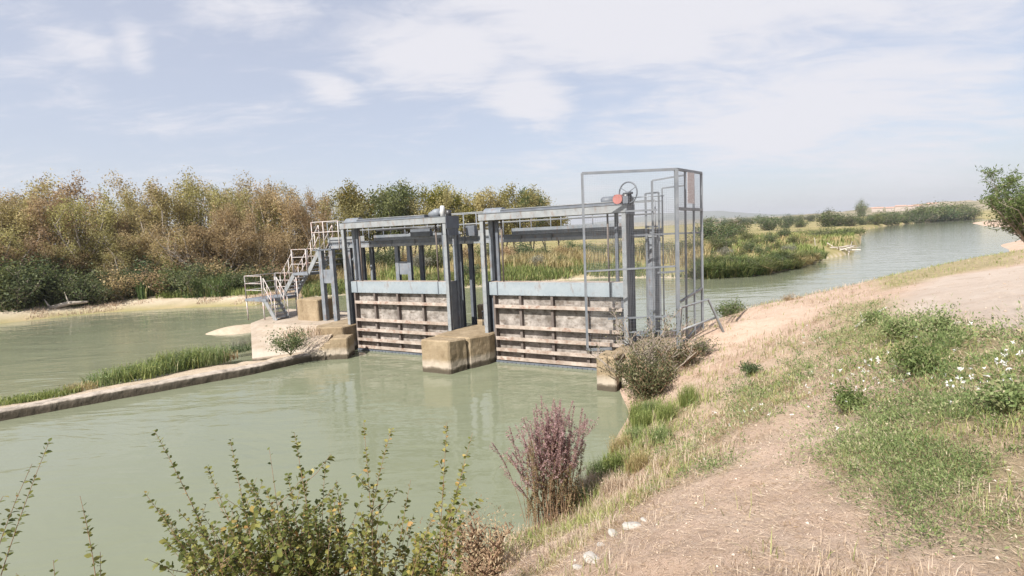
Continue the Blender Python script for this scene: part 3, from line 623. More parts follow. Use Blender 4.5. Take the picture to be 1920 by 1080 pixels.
# inner door frames behind the corner
I1, I2 = np.array([4.52, 16.9, 6.02]), np.array([5.45, 16.6, 6.12])
tb(I1, I2, .05); tb(I1, cx(I1, 1.2), .055); tb(I2, cx(I2, 1.2), .045)
J1, J2 = np.array([4.36, 17.1, 5.64]), np.array([4.78, 17.1, 5.66]); tb(J1, J2, .05); tb(J1, cx(J1, 1.2), .055); tb(J2, cx(J2, 1.2), .05)
J3, J4 = np.array([4.95, 17.3, 5.80]), np.array([5.62, 17.1, 5.84]); tb(J3, J4, .045); tb(J4, cx(J4, 1.4), .045); tb(J3, cx(J3, 1.4), .04)
zq = PY(1220, 440, 17)[2]; tb(cx(np.array([3.7, 16.9]), zq), cx(np.array([6.1, 17.0]), zq), .05); tb(cx(np.array([4.4, 17.1]), zq+.25), cx(np.array([4.8, 17.1]), zq+.25), .06)
tb(cx(np.array([4.52, 17.1]), 3.1), cx(np.array([5.5, 16.9]), 3.15), .06)
def screen(a, b_, z0, z1, sp, r_):
    m = MB(); a = np.array(a[:2]); b_ = np.array(b_[:2]); L = np.linalg.norm(b_-a); nx = int(L/sp); nz = int((z1-z0)/sp)
    for k in range(1, nx): p = a+(b_-a)*k/nx; m.tube([cl_((p[0], p[1], z0)), cl_((p[0], p[1], z1))], r_, 3, False)
    for k in range(1, nz): z = z0+(z1-z0)*k/nz; m.tube([cl_((a[0], a[1], z)), cl_((b_[0], b_[1], z))], r_, 3, False)
    m.build('wire_mesh', MT['wire'], cg)
screen(NL, NR, z2, zt, .05, .0017); screen(NLb, NLb+np.array([2.7, 0, 0]), NLb[2]+.03, z2, .1, .0015)
screen(NR, FR, 1.3, zt, .05, .0024); screen(I1, I2, 1.3, 6.0, .06, .002)
# faded notice on the cage side
sg = empty('warning_sign', 0.5*(cx(NR, 0)+cx(FR, 0)), math.atan2(FR[1]-NR[1], FR[0]-NR[0]), 'faded pinkish notice plate wired high on the cage side', 'sign')
t = NT('faded_plate'); tc = t.new('ShaderNodeTexCoord'); bx = t.noise(9, 5, .7, stretch=(1.2, 1, 5))
t.col(t.ramp(bx, [(.42, f(.50, .48, .475)), (.58, f(.38, .32, .315))])); t.p.inputs['Roughness'].default_value = .6
MB().box(-.27, .22, -.065, -.055, zt-.98, zt-.06).build('plate', t.m, sg, bevel=.004)
m = MB()
for q in (-.2, .15): m.tube([(q, -.06, zt-.05), (q, -.02, zt-.02)], .006, 5)
m.build('wire_tie', MT['galv'], sg)
# fallen tubular barrier lying by the corner post
bp = empty('broken_barrier', (5.2, 15.6, .9), 0, 'bent tubular steel barrier leaning on the sandy bank beside the cage', 'barrier')
P = {k: np.array(PY(px, py, Yy))-np.array([5.2, 15.6, .9]) for k, (px, py, Yy) in dict(a=(1277, 577, 15.5), b=(1328, 561, 16.2), c=(1363, 637, 15.9), d=(1277, 658, 15.5), e=(1277, 619, 15.5), g=(1342, 595, 16.1)).items()}
MB().tube([P['d'], P['a'], P['b'], P['c']], .042, 8).build('frame_tube', MT['steel_light'], bp, True)
MB().tube([P['e'], P['g']], .034, 8).build('rail', MT['steel_light'], bp, True)
MB().bar(P['d']+np.array([.1, -.05, .02]), P['c']+np.array([.05, -.12, .03]), .26, .035).build('kick_plate', MT['steel'], bp)

exec_marker = None
# ------------------------------------------------------------------ vegetation
def scatter(n, a0, a1, r0, r1, g=rng):
    a = g.uniform(a0, a1, n); r = np.exp(g.uniform(math.log(r0), math.log(r1), n)); return np.sin(a)*r, np.cos(a)*r
def stuff(name, V, F4, F3, var, mat): return tag(link(name, npmesh(name, V, F4, F3, var), mat), kind='stuff')
def normals(x, y):
    e = .15; h = terr(x, y); return h, np.stack([-(terr(x+e, y)-h)/e, -(terr(x, y+e)-h)/e, np.ones(len(x))], 1)
def cat(parts):
    Vs, F4s, F3s, vs4, vs3, b = [], [], [], [], [], 0
    for V, F4, F3, v in parts:
        Vs.append(V); F4s.append(F4+b); vs4.append(v[:len(F4)])
        if F3 is not None: F3s.append(F3+b); vs3.append(v[len(F4):] if len(v) > len(F4) else v)
        b += len(V)
    return np.concatenate(Vs), np.concatenate(F4s), (np.concatenate(F3s) if F3s else None), np.concatenate(vs4+vs3)

# straw litter lying on the bank
x, y = scatter(90000, R(-8), R(47), 2.1, 22); h = terr(x, y); g_, p_, s_, l_ = masks(x, y)
k = (h > .25) & (rng.uniform(size=len(x)) < np.clip(1.0-p_*1.3-g_*.35-.45*s_+.55*(fbm(x, y, 2.2, 3, 31)-.45), .02, 1)); x, y, h = x[k], y[k], h[k]
n = len(x); a = rng.uniform(0, 2*np.pi, n); T = np.stack([np.cos(a), np.sin(a), rng.normal(.08, .14, n)], 1)
V, F4 = leaves(np.stack([x, y, h+.008], 1), rng.uniform(.02, .09, n), rng.uniform(.002, .0045, n)*np.clip(np.hypot(x, y)/4, .8, 2), T)
stuff('straw_litter', V, F4, None, np.clip(rng.normal(.5, .25, n)+.5*(fbm(x, y, 1.2, 3, 33)-.5), 0, 1), MT['straw'])
# dry standing grass
x, y = scatter(120000, R(-12), R(47), 2.2, 30); h = terr(x, y); g_, p_, s_, l_ = masks(x, y); cl = fbm(x, y, 2.6, 3, 41)
slope = np.clip((2.25-h)/.6, 0, 1); dens = np.clip((cl-.44)*5, 0, 1)*(1-.93*s_)*(1-np.clip(p_*1.5, 0, 1))*(1-.45*g_)*(.3+.4*slope)
k = (h > .12) & (rng.uniform(size=len(x)) < dens); x, y, h = x[k], y[k], h[k]; n = len(x)
V, F4, F3 = blades(np.stack([x, y, h-.01], 1), rng.uniform(.04, .12, n)*(1+1.1*slope[k])*np.clip(cl[k]*1.5, .5, 1.3), rng.uniform(.003, .006, n)*np.clip(np.hypot(x, y)/4, .8, 2.4), .45)
vv = np.clip(rng.normal(.55, .2, n), 0, 1); stuff('dry_grass', V, F4, F3, np.concatenate([vv, vv]), MT['straw'])
# lush grass along the water edge and greener slopes
x, y = scatter(90000, R(-14), R(47), 3, 34); h = terr(x, y); g_, p_, s_, l_ = masks(x, y); cl = fbm(x, y, 1.7, 3, 51)
dens = np.clip(l_*1.2+.8*np.clip((2.0-h)/.8, 0, 1)*(fbm(x, y, .8, 3, 57) > .47)+np.clip(g_-.2, 0, 1)*.55+np.clip(.5-np.abs(h-.3), 0, 1)*.8+.25*(cl > .58), 0, 1)*np.clip((cl-.3)*3, 0, 1)*(1-s_*.95)*(1-np.clip(p_*1.5, 0, 1))
k = (h > .03) & (rng.uniform(size=len(x)) < dens); x, y, h = x[k], y[k], h[k]; n = len(x)
V, F4, F3 = blades(np.stack([x, y, h-.01], 1), rng.uniform(.05, .17, n)*(1+1.3*l_[k]), rng.uniform(.004, .008, n)*np.clip(np.hypot(x, y)/5, .8, 2.4), .4)
vv = np.clip(rng.normal(.5, .25, n)+.35*(h > .6), 0, 1); stuff('green_grass', V, F4, F3, np.concatenate([vv, vv]), MT['grass_green'])
# leafy weeds
x, y = scatter(26000, R(14), R(47), 2.2, 17); h = terr(x, y); g_, p_, s_, l_ = masks(x, y); cl = fbm(x, y, 2.4, 3, 61)
k = rng.uniform(size=len(x)) < np.clip(g_*1.2*np.clip((cl-.41)*3.6, .04, 1)*np.clip(.35+1.6*(fbm(x, y, 7, 2, 63)-.25), .1, 1)-p_, 0, 1); x, y, h, cl = x[k], y[k], h[k], cl[k]
m_ = 18; n = len(x)*m_; d = rng.normal(size=(len(x), m_, 3)); d[..., 2] = np.abs(d[..., 2])*1.3
sz = (rng.uniform(.03, .10, len(x))*(1+.9*(fbm(x, y, 1.6, 2, 66) > .56))*np.clip(np.hypot(x, y)/5, .8, 1.7)*np.clip(cl*1.9, .6, 1.5))[:, None, None]
P = (np.stack([x, y, h], 1)[:, None]+unit(d)*sz*rng.uniform(.35, 1.3, (len(x), m_, 1))).reshape(-1, 3)
sc = np.repeat(np.clip(np.hypot(x, y)/5, .75, 1.8), m_)
thin = np.repeat(rng.uniform(size=len(x)) < .5, m_); V, F4 = leaves(P, np.where(thin, rng.uniform(.03, .065, n), rng.uniform(.014, .036, n))*sc, np.where(thin, rng.uniform(.003, .006, n), rng.uniform(.007, .015, n))*sc, d.reshape(-1, 3)+rng.normal(size=(n, 3))*.6)
stuff('weeds', V, F4, None, np.clip(rng.normal(.5, .2, n)+np.repeat(rng.normal(0, .15, len(x))+.5*(fbm(x, y, 1.1, 3, 67)-.5), m_), 0, 1), MT['weed'])
# matted dry plants between them
x, y = scatter(15000, R(-10), R(47), 2.2, 24); h = terr(x, y); g_, p_, s_, l_ = masks(x, y); cl = fbm(x, y, 3.1, 3, 64)
k = (h > .2) & (rng.uniform(size=len(x)) < np.clip((cl-.45)*4, 0, 1)*(1-.9*s_)*(1-np.clip(p_*1.6, 0, 1))*(.45+.55*np.clip((2.3-h)/.7, 0, 1))); x, y, h = x[k], y[k], h[k]
m_ = 16; n = len(x)*m_; d = rng.normal(size=(len(x), m_, 3)); d[..., 2] = np.abs(d[..., 2])*1.2
sz = (rng.uniform(.03, .10, len(x))*np.clip(np.hypot(x, y)/5, .8, 1.8))[:, None, None]
P = (np.stack([x, y, h], 1)[:, None]+unit(d)*sz*rng.uniform(.2, 1.2, (len(x), m_, 1))).reshape(-1, 3); sc = np.repeat(np.clip(np.hypot(x, y)/5, .75, 1.8), m_)
V, F4 = leaves(P, rng.uniform(.02, .06, n)*sc, rng.uniform(.002, .006, n)*sc, d.reshape(-1, 3)+rng.normal(size=(n, 3))*.5)
stuff('dry_weeds', V, F4, None, np.clip(rng.normal(.35, .2, n)+np.repeat(rng.normal(0, .2, len(x)), m_), 0, 1), MT['dryweed'])
# pebbles and crumbs of earth
x, y = scatter(16000, R(-6), R(47), 2.0, 26); h = terr(x, y); g_, p_, s_, l_ = masks(x, y); k = (h > .3) & (rng.uniform(size=len(x)) < .15+.5*p_+.55*s_-.1*g_); x, y, h = x[k], y[k], h[k]; n = len(x)
r_ = np.exp(rng.normal(math.log(.006), .42, n))*np.clip(np.hypot(x, y)/5, .8, 1.6); O6 = np.array([[1, 0, 0], [0, 1, 0], [-1, 0, 0], [0, -1, 0], [0, 0, .7], [0, 0, -.7]], float)
V = np.stack([x, y, h+r_*.3], 1)[:, None]+O6[None]*r_[:, None, None]*rng.uniform(.6, 1.4, (n, 6, 3)); F3 = np.array([[0, 1, 4], [1, 2, 4], [2, 3, 4], [3, 0, 4], [1, 0, 5], [2, 1, 5], [3, 2, 5], [0, 3, 5]])
stuff('pebbles', V.reshape(-1, 3), None, (np.arange(n)[:, None, None]*6+F3).reshape(-1, 3), np.repeat(rng.uniform(0, 1, n), 8), MT['pebble'])
# white flowers in drifts
fl = []
for px, py, sx, sy, q in ((1880, 690, 20, 12, 8), (1800, 715, 70, 14, 18), (1810, 740, 18, 10, 16), (1650, 700, 24, 8, 14), (1590, 735, 40, 16, 18), (1530, 640, 30, 8, 6), (1755, 632, 60, 5, 10), (1710, 740, 60, 20, 6), (1890, 728, 6, 5, 5), (1540, 760, 60, 30, 10), (1405, 790, 40, 14, 8)):
    for _ in range(q): fl.append(hit(rnd.gauss(px, sx), rnd.gauss(py, sy)))
fl = np.array(fl); n = len(fl); pt = 6; a = np.tile(np.arange(pt)*2*np.pi/pt, n)+rng.uniform(0, .6, n*pt)
T = rng.normal(size=(n*pt, 3)); hh = rng.uniform(.06, .2, n); Pf = fl+np.array([0, 0, 1])*hh[:, None]
V, F4 = leaves(np.repeat(Pf, pt, 0), np.repeat(rng.uniform(.018, .032, n)*np.clip(np.hypot(fl[:, 0], fl[:, 1])/6, .8, 1.6), pt), .012, T)
V2, F42, F32 = blades(fl, hh*1.0, .004, .02)
v0 = rng.uniform(0, 1, len(F4)); stuff('white_flowers', V, F4, None, v0, MT['petal'])
stuff('flower_stems', V2, F42, F32, rng.uniform(.2, .7, len(F42)*2), MT['weed'])
# far bank ground cover
def farveg(name, n, a0, a1, d0, d1, H, W, mat, seed, thr=.45, lean=.25):
    g = np.random.default_rng(seed); a = g.uniform(a0, a1, n); rs = np.interp(a, _SA, _SR); r = rs+g.uniform(d0, d1, n); x, y = np.sin(a)*r, np.cos(a)*r
    c = fbm(x, y, .22, 3, seed); k = g.uniform(size=n) < np.clip((c-thr)*5, 0, 1); x, y = x[k], y[k]; h = terr(x, y); n = len(x)
    V, F4, F3 = blades(np.stack([x, y, h], 1), g.uniform(H*.5, H*1.2, n), W, lean, g=g); vv = np.clip(g.normal(.5, .22, n), 0, 1)
    return stuff(name, V, F4, F3, np.concatenate([vv, vv]), mat)
pa = lambda px: math.atan2(ray(px, 480)[0], ray(px, 480)[1])
farveg('autumn_reeds', 30000, pa(560), pa(1330), 4, 28, 1.4, .07, MT['reed_orange'], 71, .40, .4)
farveg('meadow_grass', 34000, pa(560), pa(1330), .3, 26, .8, .07, MT['grass_green'], 72, .47)
farveg('waterside_grass', 16000, pa(560), pa(1330), .1, 5, .6, .06, MT['reed'], 79, .36, .5)
farveg('bank_grass', 26000, pa(-120), pa(560), 3.2, 9, .6, .05, MT['grass_green'], 73, .40)
farveg('bank_reeds', 9000, pa(250), pa(470), 3.0, 5.5, 1.5, .07, MT['reed'], 78, .35)
farveg('shore_straw', 9000, pa(-120), pa(560), .2, 3, .2, .05, MT['straw'], 74, .40)
farveg('river_meadow', 24000, pa(1320), pa(1600), 3, 90, .8, .10, MT['grass_green'], 75, .50, .5)
farveg('river_straw', 14000, pa(1320), pa(1600), 3, 90, .8, .10, MT['reed_orange'], 76, .52, .5)

# ---- trees
def tree_meshes(seed, H, stems, spread, leafn, leafL, leafW, clump, low=.12, up=.7, name='tree'):
    g = np.random.default_rng(seed); q = random.Random(seed); tb_ = MB(); tips = []
    def grow(p, d, L, r, lvl):
        pts = [p]; n = 4
        for k in range(n):
            d = (d+Vector((q.gauss(0, .16), q.gauss(0, .16), q.gauss(.03, .06)))).normalized(); pts.append(pts[-1]+d*L/n)
        tb_.tube(pts, [max(r*(1-.72*k/n), .008) for k in range(n+1)], 5 if lvl else 7, False)
        if lvl >= 2:
            for k in range(1, n+1): tips.append((pts[k], L))
            return
        nb_ = 7 if lvl == 0 else 4
        for k in range(nb_):
            s_ = low+(1-low)*(k+q.random())/nb_ if lvl == 0 else .25+.75*(k+q.random())/nb_
            i0 = min(int(s_*n), n-1); b = pts[i0]+(pts[i0+1]-pts[i0])*(s_*n-i0); a = q.uniform(0, 2*math.pi)
            dd = (Vector((math.cos(a), math.sin(a), 0))*(1-up*.55)+Vector((0, 0, up))*q.uniform(.5, 1.2)+d*.25).normalized()
            grow(b, dd, L*(.42 if lvl == 0 else .5)*q.uniform(.7, 1.2)*(1.15-.45*s_), r*.42*(1-.5*s_), lvl+1)
        tips.append((pts[-1], L*.3))
    for k in range(stems):
        a = q.uniform(0, 2*math.pi); grow(Vector((q.gauss(0, .006*H), q.gauss(0, .006*H), -.02*H)), Vector((math.cos(a)*spread*q.random(), math.sin(a)*spread*q.random(), 1)).normalized(), H*q.uniform(.72, .95), H*.0135+.006, 0)
    tp = np.array([t[0] for t in tips]); cv = g.normal(0, .2, len(tp)); idx = g.integers(0, len(tp), leafn)
    drop = g.uniform(size=leafn) < np.where(g.uniform(size=len(tp)) < .2, .95, .0)[idx]; idx = idx[~drop]
    P = tp[idx]+g.normal(size=(len(idx), 3))*np.array([clump, clump, clump*1.15]); k = P[:, 2] > .15; P = P[k]; idx = idx[k]; n = len(P)
    V, F4 = leaves(P, g.uniform(leafL*.6, leafL*1.3, n), g.uniform(leafW*.6, leafW*1.3, n), g.normal(size=(n, 3))+np.array([0, 0, .3]), g=g)
    return tb_.mesh(name+'_trunk', True), npmesh(name+'_crown', V, F4, None, np.clip(.5+cv[idx]+g.normal(0, .11, n), 0, 1))
VAR = {}
def variant(key, mats, **k):
    tm, cm = tree_meshes(**k); VAR[key] = []
    for bm, fm in mats:
        t2, c2 = tm.copy(), cm.copy(); t2.materials.append(MT[bm]); c2.materials.append(MT[fm]); VAR[key].append((t2, c2))
tall = [('bark_pale', 'f_olive'), ('bark_pale', 'f_brown')]
for s_ in range(5): variant('tall%d' % s_, tall, seed=100+s_, H=10, stems=3+s_ % 2, spread=.34, leafn=7600, leafL=.22, leafW=.115, clump=.33, low=.08, up=.9)
for s_ in range(3): variant('round%d' % s_, [('bark', 'f_yellow'), ('bark', 'f_green'), ('bark', 'f_olive')], seed=200+s_, H=8, stems=2, spread=.4, leafn=7000, leafL=.24, leafW=.15, clump=.38, low=.22, up=.6)
for s_ in range(3): variant('bush%d' % s_, [('bark', 'f_bush'), ('bark', 'f_brown'), ('bark', 'f_green'), ('bark', 'f_grey')], seed=300+s_, H=2.6, stems=6, spread=1.0, leafn=3400, leafL=.16, leafW=.085, clump=.24, low=.06, up=.7)
variant('bare0', [('bark_pale', 'f_brown')], seed=401, H=7, stems=3, spread=.5, leafn=700, leafL=.2, leafW=.1, clump=.4, low=.15, up=.9)
def plant(name, key, vi, x, y, sc, rz, label, cat_, group, z=None, sx=1.0):
    o = empty(name, (x, y, (th1(x, y) if z is None else z)-.06-(.4*sc if key[:4] == 'bush' else 0)), rz, label, cat_, group); o.scale = (sc*sx, sc*sx, sc)
    t2, c2 = VAR[key][vi]; link('trunk', t2, None, o); link('crown', c2, None, o); return o
ORD = 'first second third fourth fifth sixth seventh eighth ninth tenth eleventh twelfth thirteenth fourteenth fifteenth sixteenth seventeenth eighteenth nineteenth twentieth'.split()
def ordw(k): return ORD[k] if k < 20 else ['twenty-', 'thirty-', 'forty-', 'fifty-'][k//10-2]+['', 'first', 'second', 'third', 'fourth', 'fifth', 'sixth', 'seventh', 'eighth', 'ninth'][k % 10] if k % 10 else {20: 'twentieth', 30: 'thirtieth', 40: 'fortieth', 50: 'fiftieth'}[k]
ordn = lambda k: ORD[k] if k < 20 else ['twentieth', 'twenty-first', 'twenty-second', 'twenty-third', 'twenty-fourth', 'twenty-fifth', 'twenty-sixth', 'twenty-seventh', 'twenty-eighth', 'twenty-ninth', 'thirtieth', 'thirty-first', 'thirty-second', 'thirty-third', 'thirty-fourth', 'thirty-fifth', 'thirty-sixth', 'thirty-seventh', 'thirty-eighth', 'thirty-ninth'][k-20]
# skyline of the photograph: pixel column -> row of the tree tops
SKX = [-100, 0, 60, 140, 230, 270, 340, 430, 480, 540, 600, 640, 665, 700, 750, 790, 830, 900, 960, 1000, 1030, 1060]
SKY = [345, 350, 338, 333, 350, 352, 335, 333, 352, 350, 358, 362, 345, 362, 342, 362, 360, 355, 355, 362, 372, 390]
def at_px(px, d):
    a = pa(px); r = float(np.interp(a, _SA, _SR))+d; return math.sin(a)*r, math.cos(a)*r, r
def top_h(px, x, y):   # height so that the crown reaches the skyline
    D = np.array([x, y, 0])@fw; row = np.interp(px, SKX, SKY); P = CP0+ray(px, row)*(y/ray(px, row)[1]); return P[2]
colr = {0: 'olive yellow', 1: 'tan brown'}
pxs = np.arange(-60, 640, 37); 
for k, px in enumerate(pxs):
    px = px+rnd.uniform(-10, 10); x, y, r_ = at_px(px, rnd.uniform(10, 15)); hgt = top_h(px, x, y)-1; vi = 0 if rnd.random() < .66 else 1
    plant('riverside_tree', 'tall%d' % rnd.randrange(5), vi, x, y, hgt/9.9*rnd.uniform(.76, .97), rnd.uniform(0, 6.28), '%s tree, %s from the left in the front row on left bank' % (colr[vi], ordn(k)), 'tree', 'front row trees on the left bank', sx=rnd.uniform(.8, 1.05))
pxs = np.arange(-80, 680, 44)
for k, px in enumerate(pxs):
    px = px+rnd.uniform(-12, 12); x, y, r_ = at_px(px, rnd.uniform(17, 24)); hgt = top_h(px, x, y)-1; vi = 0 if rnd.random() < .6 else 1
    plant('riverside_tree', 'tall%d' % rnd.randrange(5), vi, x, y, hgt/9.9*rnd.uniform(.86, 1.02), rnd.uniform(0, 6.28), '%s tree, %s from the left in the back row on left bank' % (colr[vi], ordn(k)), 'tree', 'back row trees on the left bank', sx=rnd.uniform(.8, 1.0))
rc = {0: 'yellowing', 1: 'dark green', 2: 'olive'}
for k, (px, d, vi, kk) in enumerate(((650, 16, 2, 0), (668, 22, 0, 1), (700, 18, 1, 2), (725, 24, 0, 0), (752, 20, 1, 1), (775, 26, 0, 2), (800, 22, 2, 0), (830, 26, 0, 1), (858, 24, 2, 2), (885, 28, 0, 0), (915, 26, 2, 1), (945, 30, 0, 2), (970, 28, 2, 0), (1000, 30, 1, 1), (1025, 34, 2, 2), (1050, 36, 0, 0))):
    x, y, r_ = at_px(px, d); hgt = top_h(px, x, y)-1
    plant('broadleaf_tree', 'round%d' % kk, vi, x, y, hgt/8.3*rnd.uniform(.9, 1.03), rnd.uniform(0, 6.28), '%s round crowned tree, %s from the left behind the gates' % (rc[vi], ordn(k)), 'tree', 'trees behind the gates', sx=.95)
for k, px in enumerate(np.arange(640, 1080, 34)):      # darker scrub under them
    x, y, r_ = at_px(px, rnd.uniform(13, 17)); vi = rnd.choice((0, 2, 1, 0))
    plant('scrub_bush', 'bush%d' % rnd.randrange(3), vi, x, y, rnd.uniform(.75, 1.05), rnd.uniform(0, 6.28), '%s scrub bush, %s from the left behind the gates' % (('green', 'brown', 'dark green')[vi], ordn(k)), 'bush', 'scrub behind the gates', sx=1.3)
for k, px in enumerate(np.arange(-60, 560, 20)):       # bushes at the foot of the left trees
    px = px+rnd.uniform(-8, 8); x, y, r_ = at_px(px, rnd.uniform(3.4, 6.2)); vi = rnd.choice((0, 0, 2, 1)) if px > 110 else rnd.choice((0, 2, 0))
    sc = rnd.uniform(.75, 1.15)*(1.35 if px < 90 else 1)
    plant('bank_bush', 'bush%d' % rnd.randrange(3), vi, x, y, sc, rnd.uniform(0, 6.28), '%s bush, %s from the left under the left bank trees' % (('mid green', 'brown', 'dark green')[vi], ordn(k)), 'bush', 'bushes along the left bank', sx=1.25)
x, y, _ = at_px(388, 7.5); o = plant('leaning_tree', 'bare0', 0, x, y, .9, 1.0, 'pale trunked half bare tree leaning left over the left bank', 'tree', None); o.rotation_euler = (0, R(-14), .6)
x, y, _ = at_px(15, 6.5); o = plant('leaning_tree', 'bare0', 0, x, y, .85, 2.0, 'thin nearly bare tree at the far left edge of the bank', 'tree', None); o.rotation_euler = (0, R(-10), .2)
for k, (px, d, sc, vi, lab) in enumerate(((1010, 6, .62, 3, 'pale grey green bush in the reeds behind the right gate'), (882, 3.5, .6, 0, 'round green bush seen through the gap between the gates'), (700, 11, .9, 2, 'dark bush under the walkway behind the left gate'), (780, 12, .8, 3, 'grey twiggy bush behind the left gate, right of the walkway legs'))):
    x, y, r_ = at_px(px, d); plant('meadow_bush', 'bush%d' % (k % 3), vi, x, y, sc, k*1.3, lab, 'bush', None, sx=1.3)
for k, px in enumerate(np.arange(-70, 620, 27)):
    px = px+rnd.uniform(-9, 9); x, y, r_ = at_px(px, rnd.uniform(7.5, 10)); vi = rnd.choice((1, 1, 0, 2, 3)) if px > 100 else rnd.choice((0, 2, 1))
    vi = vi % 2; plant('tall_bush', 'tall%d' % rnd.randrange(5), vi, x, y, rnd.uniform(.36, .62), rnd.uniform(0, 6.28), '%s tall bush, %s from the left before the left bank trees' % (('olive', 'brown')[vi], ordn(k)), 'bush', 'tall bushes before the left trees', sx=rnd.uniform(1.3, 1.7))
for k, px in enumerate(np.arange(-90, 640, 30)):
    px = px+rnd.uniform(-8, 8); x, y, r_ = at_px(px, rnd.uniform(15, 26)); vi = rnd.choice((0, 2, 1, 2))
    plant('undergrowth_bush', 'bush%d' % rnd.randrange(3), vi, x, y, rnd.uniform(1.2, 1.7), rnd.uniform(0, 6.28), '%s undergrowth bush, %s from the left between the left bank trunks' % (('green', 'brown', 'dark green')[vi], ordn(k)), 'bush', 'undergrowth between the left trees', sx=1.25)
for k, px in enumerate((1322, 1345, 1372, 1400, 1428, 1452, 1476)):
    x, y, r_ = at_px(px, rnd.uniform(1.2, 3)); plant('waterside_bush', 'bush%d' % (k % 3), (0, 2, 0, 0, 2, 0, 0)[k], x, y, rnd.uniform(.5, .66), k*1.1, 'leafy bush, %s from the left among the reeds beyond the cage' % ordn(k), 'bush', 'bushes among the far reeds', sx=1.25)
# reeds by the upstream water, each stand its own thing
def reed_mesh(seed, n=420, H=2.0, rad=.75):
    g = np.random.default_rng(seed); a = g.uniform(0, 2*np.pi, n); r_ = rad*np.sqrt(g.uniform(0, 1, n)); P = np.stack([np.cos(a)*r_, np.sin(a)*r_, 0*a], 1)
    V, F4, F3 = blades(P, g.uniform(H*.45, H*1.1, n)*(1-.3*r_/rad), g.uniform(.04, .09, n), .6, .7, g=g); v1 = np.clip(g.normal(.5, .22, n), 0, 1)
    m = npmesh('reed_leaves', V, F4, F3, np.concatenate([v1, v1])); m.materials.append(MT['reed']); return m
RM = [reed_mesh(500+k) for k in range(4)]
RO = RM[0].copy(); RO.materials.clear(); RO.materials.append(MT['reed_orange'])
k = 0
for px in list(np.arange(1318, 1535, 12)):
    x, y, r_ = at_px(px, rnd.uniform(.6, 1.4)*r_/60+.5 if False else rnd.uniform(.5, 1.3)); sc = rnd.uniform(.75, 1.0)*(1.05 if px < 1460 else .85)
    o = tag(link('reed_stand', RO if 1490 < px < 1532 else RM[k % 4], None), '%s reed stand, %s from the left on far waterline' % ('orange' if 1490 < px < 1532 else 'green', ordn(k)), 'reeds', 'reed stands on the far waterline')
    o.location = (x, y, max(th1(x, y), .0)-.1); o.rotation_euler = (0, 0, rnd.uniform(0, 6.3)); o.scale = (sc*1.25, sc*1.25, sc); k += 1
k = 0
for px in list(np.arange(1322, 1520, 17)):
    x, y, r_ = at_px(px, rnd.uniform(2.5, 5)); sc = rnd.uniform(.7, .95)
    o = tag(link('reed_stand', RM[(k+1) % 4], None), 'tall reed stand, %s from the left in the second row beyond the cage' % ordn(k), 'reeds', 'second row reed stands')
    o.location = (x, y, th1(x, y)-.1); o.rotation_euler = (0, 0, rnd.uniform(0, 6.3)); o.scale = (sc*1.3, sc*1.3, sc*1.05); k += 1
# bushes and trees further upstream, sized by how tall they stand in the distance
def far_plant(name, key, vi, px, base, top, label, cat_, group, sx=1.0, H=None):
    P = None
    if base is not None:
        r_ = ray(px, base); t_ = np.geomspace(20, 3000, 1500); Q = CP0+r_*t_[:, None]; kk = np.argmax(Q[:, 2] < terr(Q[:, 0], Q[:, 1])+.0); P = Q[kk]
        if kk == 0: P = Q[np.argmin(np.abs(t_-420))]; P[2] = th1(P[0], P[1])
    D = P@fw-CAMZ*fw[2]; hh = (base-top)/FOC*np.linalg.norm(P[:2])/max(np.hypot(*ray(px, base)[:2]), .1)
    n0 = {'t': 9.4, 'r': 7.8, 'b': 2.7}[key[0]]
    return plant(name, key, vi, P[0], P[1], hh/n0, rnd.uniform(0, 6), label, cat_, group, z=P[2], sx=sx)
UPL = [(1330, 425, 404, 2), (1352, 424, 407, 0), (1372, 422, 408, 2), (1393, 421, 404, 0), (1412, 420, 407, 2), (1432, 419, 404, 0), (1452, 418, 406, 2), (1476, 417, 402, 0), (1498, 416, 400, 2), (1522, 415, 399, 0), (1545, 414, 398, 2), (1335, 452, 408, 0), (1360, 448, 412, 2), (1385, 440, 408, 0), (1348, 470, 440, 0), (1440, 432, 400, 0), (1470, 428, 404, 0), (1500, 426, 408, 2), (1425, 418, 402, 0), (1555, 425, 392, 2), (1575, 424, 396, 0), (1597, 424, 398, 0),
       (1620, 422, 400, 0), (1640, 421, 396, 2), (1660, 420, 394, 0), (1680, 419, 396, 2), (1700, 418, 390, 0), (1718, 417, 380, 2), (1738, 416, 394, 3), (1758, 416, 379, 0), (1775, 415, 375, 2), (1795, 414, 382, 0), (1812, 413, 384, 2), (1668, 419, 391, 0), (1747, 416, 384, 2), (1768, 415, 380, 0), (1785, 414, 384, 2)]
for k, (px, b_, tp, vi) in enumerate(UPL):
    far_plant('distant_bush', 'bush%d' % (k % 3), vi, px, b_, tp, '%s bush in the distance, %s from the left along the upstream bank' % (('mid green', '', 'dark green', 'pale')[vi], ordn(k)), 'bush', 'distant bushes upstream', sx=1.6)
far_plant('lone_tree', 'bush1', 2, 1615, 406, 374, 'lone dark oval tree standing above the distant bushes', 'tree', None, sx=.8)
for k, px in enumerate((1535, 1552, 1570, 1588, 1603)):
    x, y, _ = at_px(px, 2); q = Pz(px, 456-(k*4.5), .1); o = tag(link('islet_grass', RM[k % 4], None), 'green grass clump, %s from the left on the low islet tip' % ordn(k), 'grass clump', 'grass clumps on the islet tip')
    o.location = (q[0], q[1], .0); o.scale = (2.6, 2.6, 1.1)
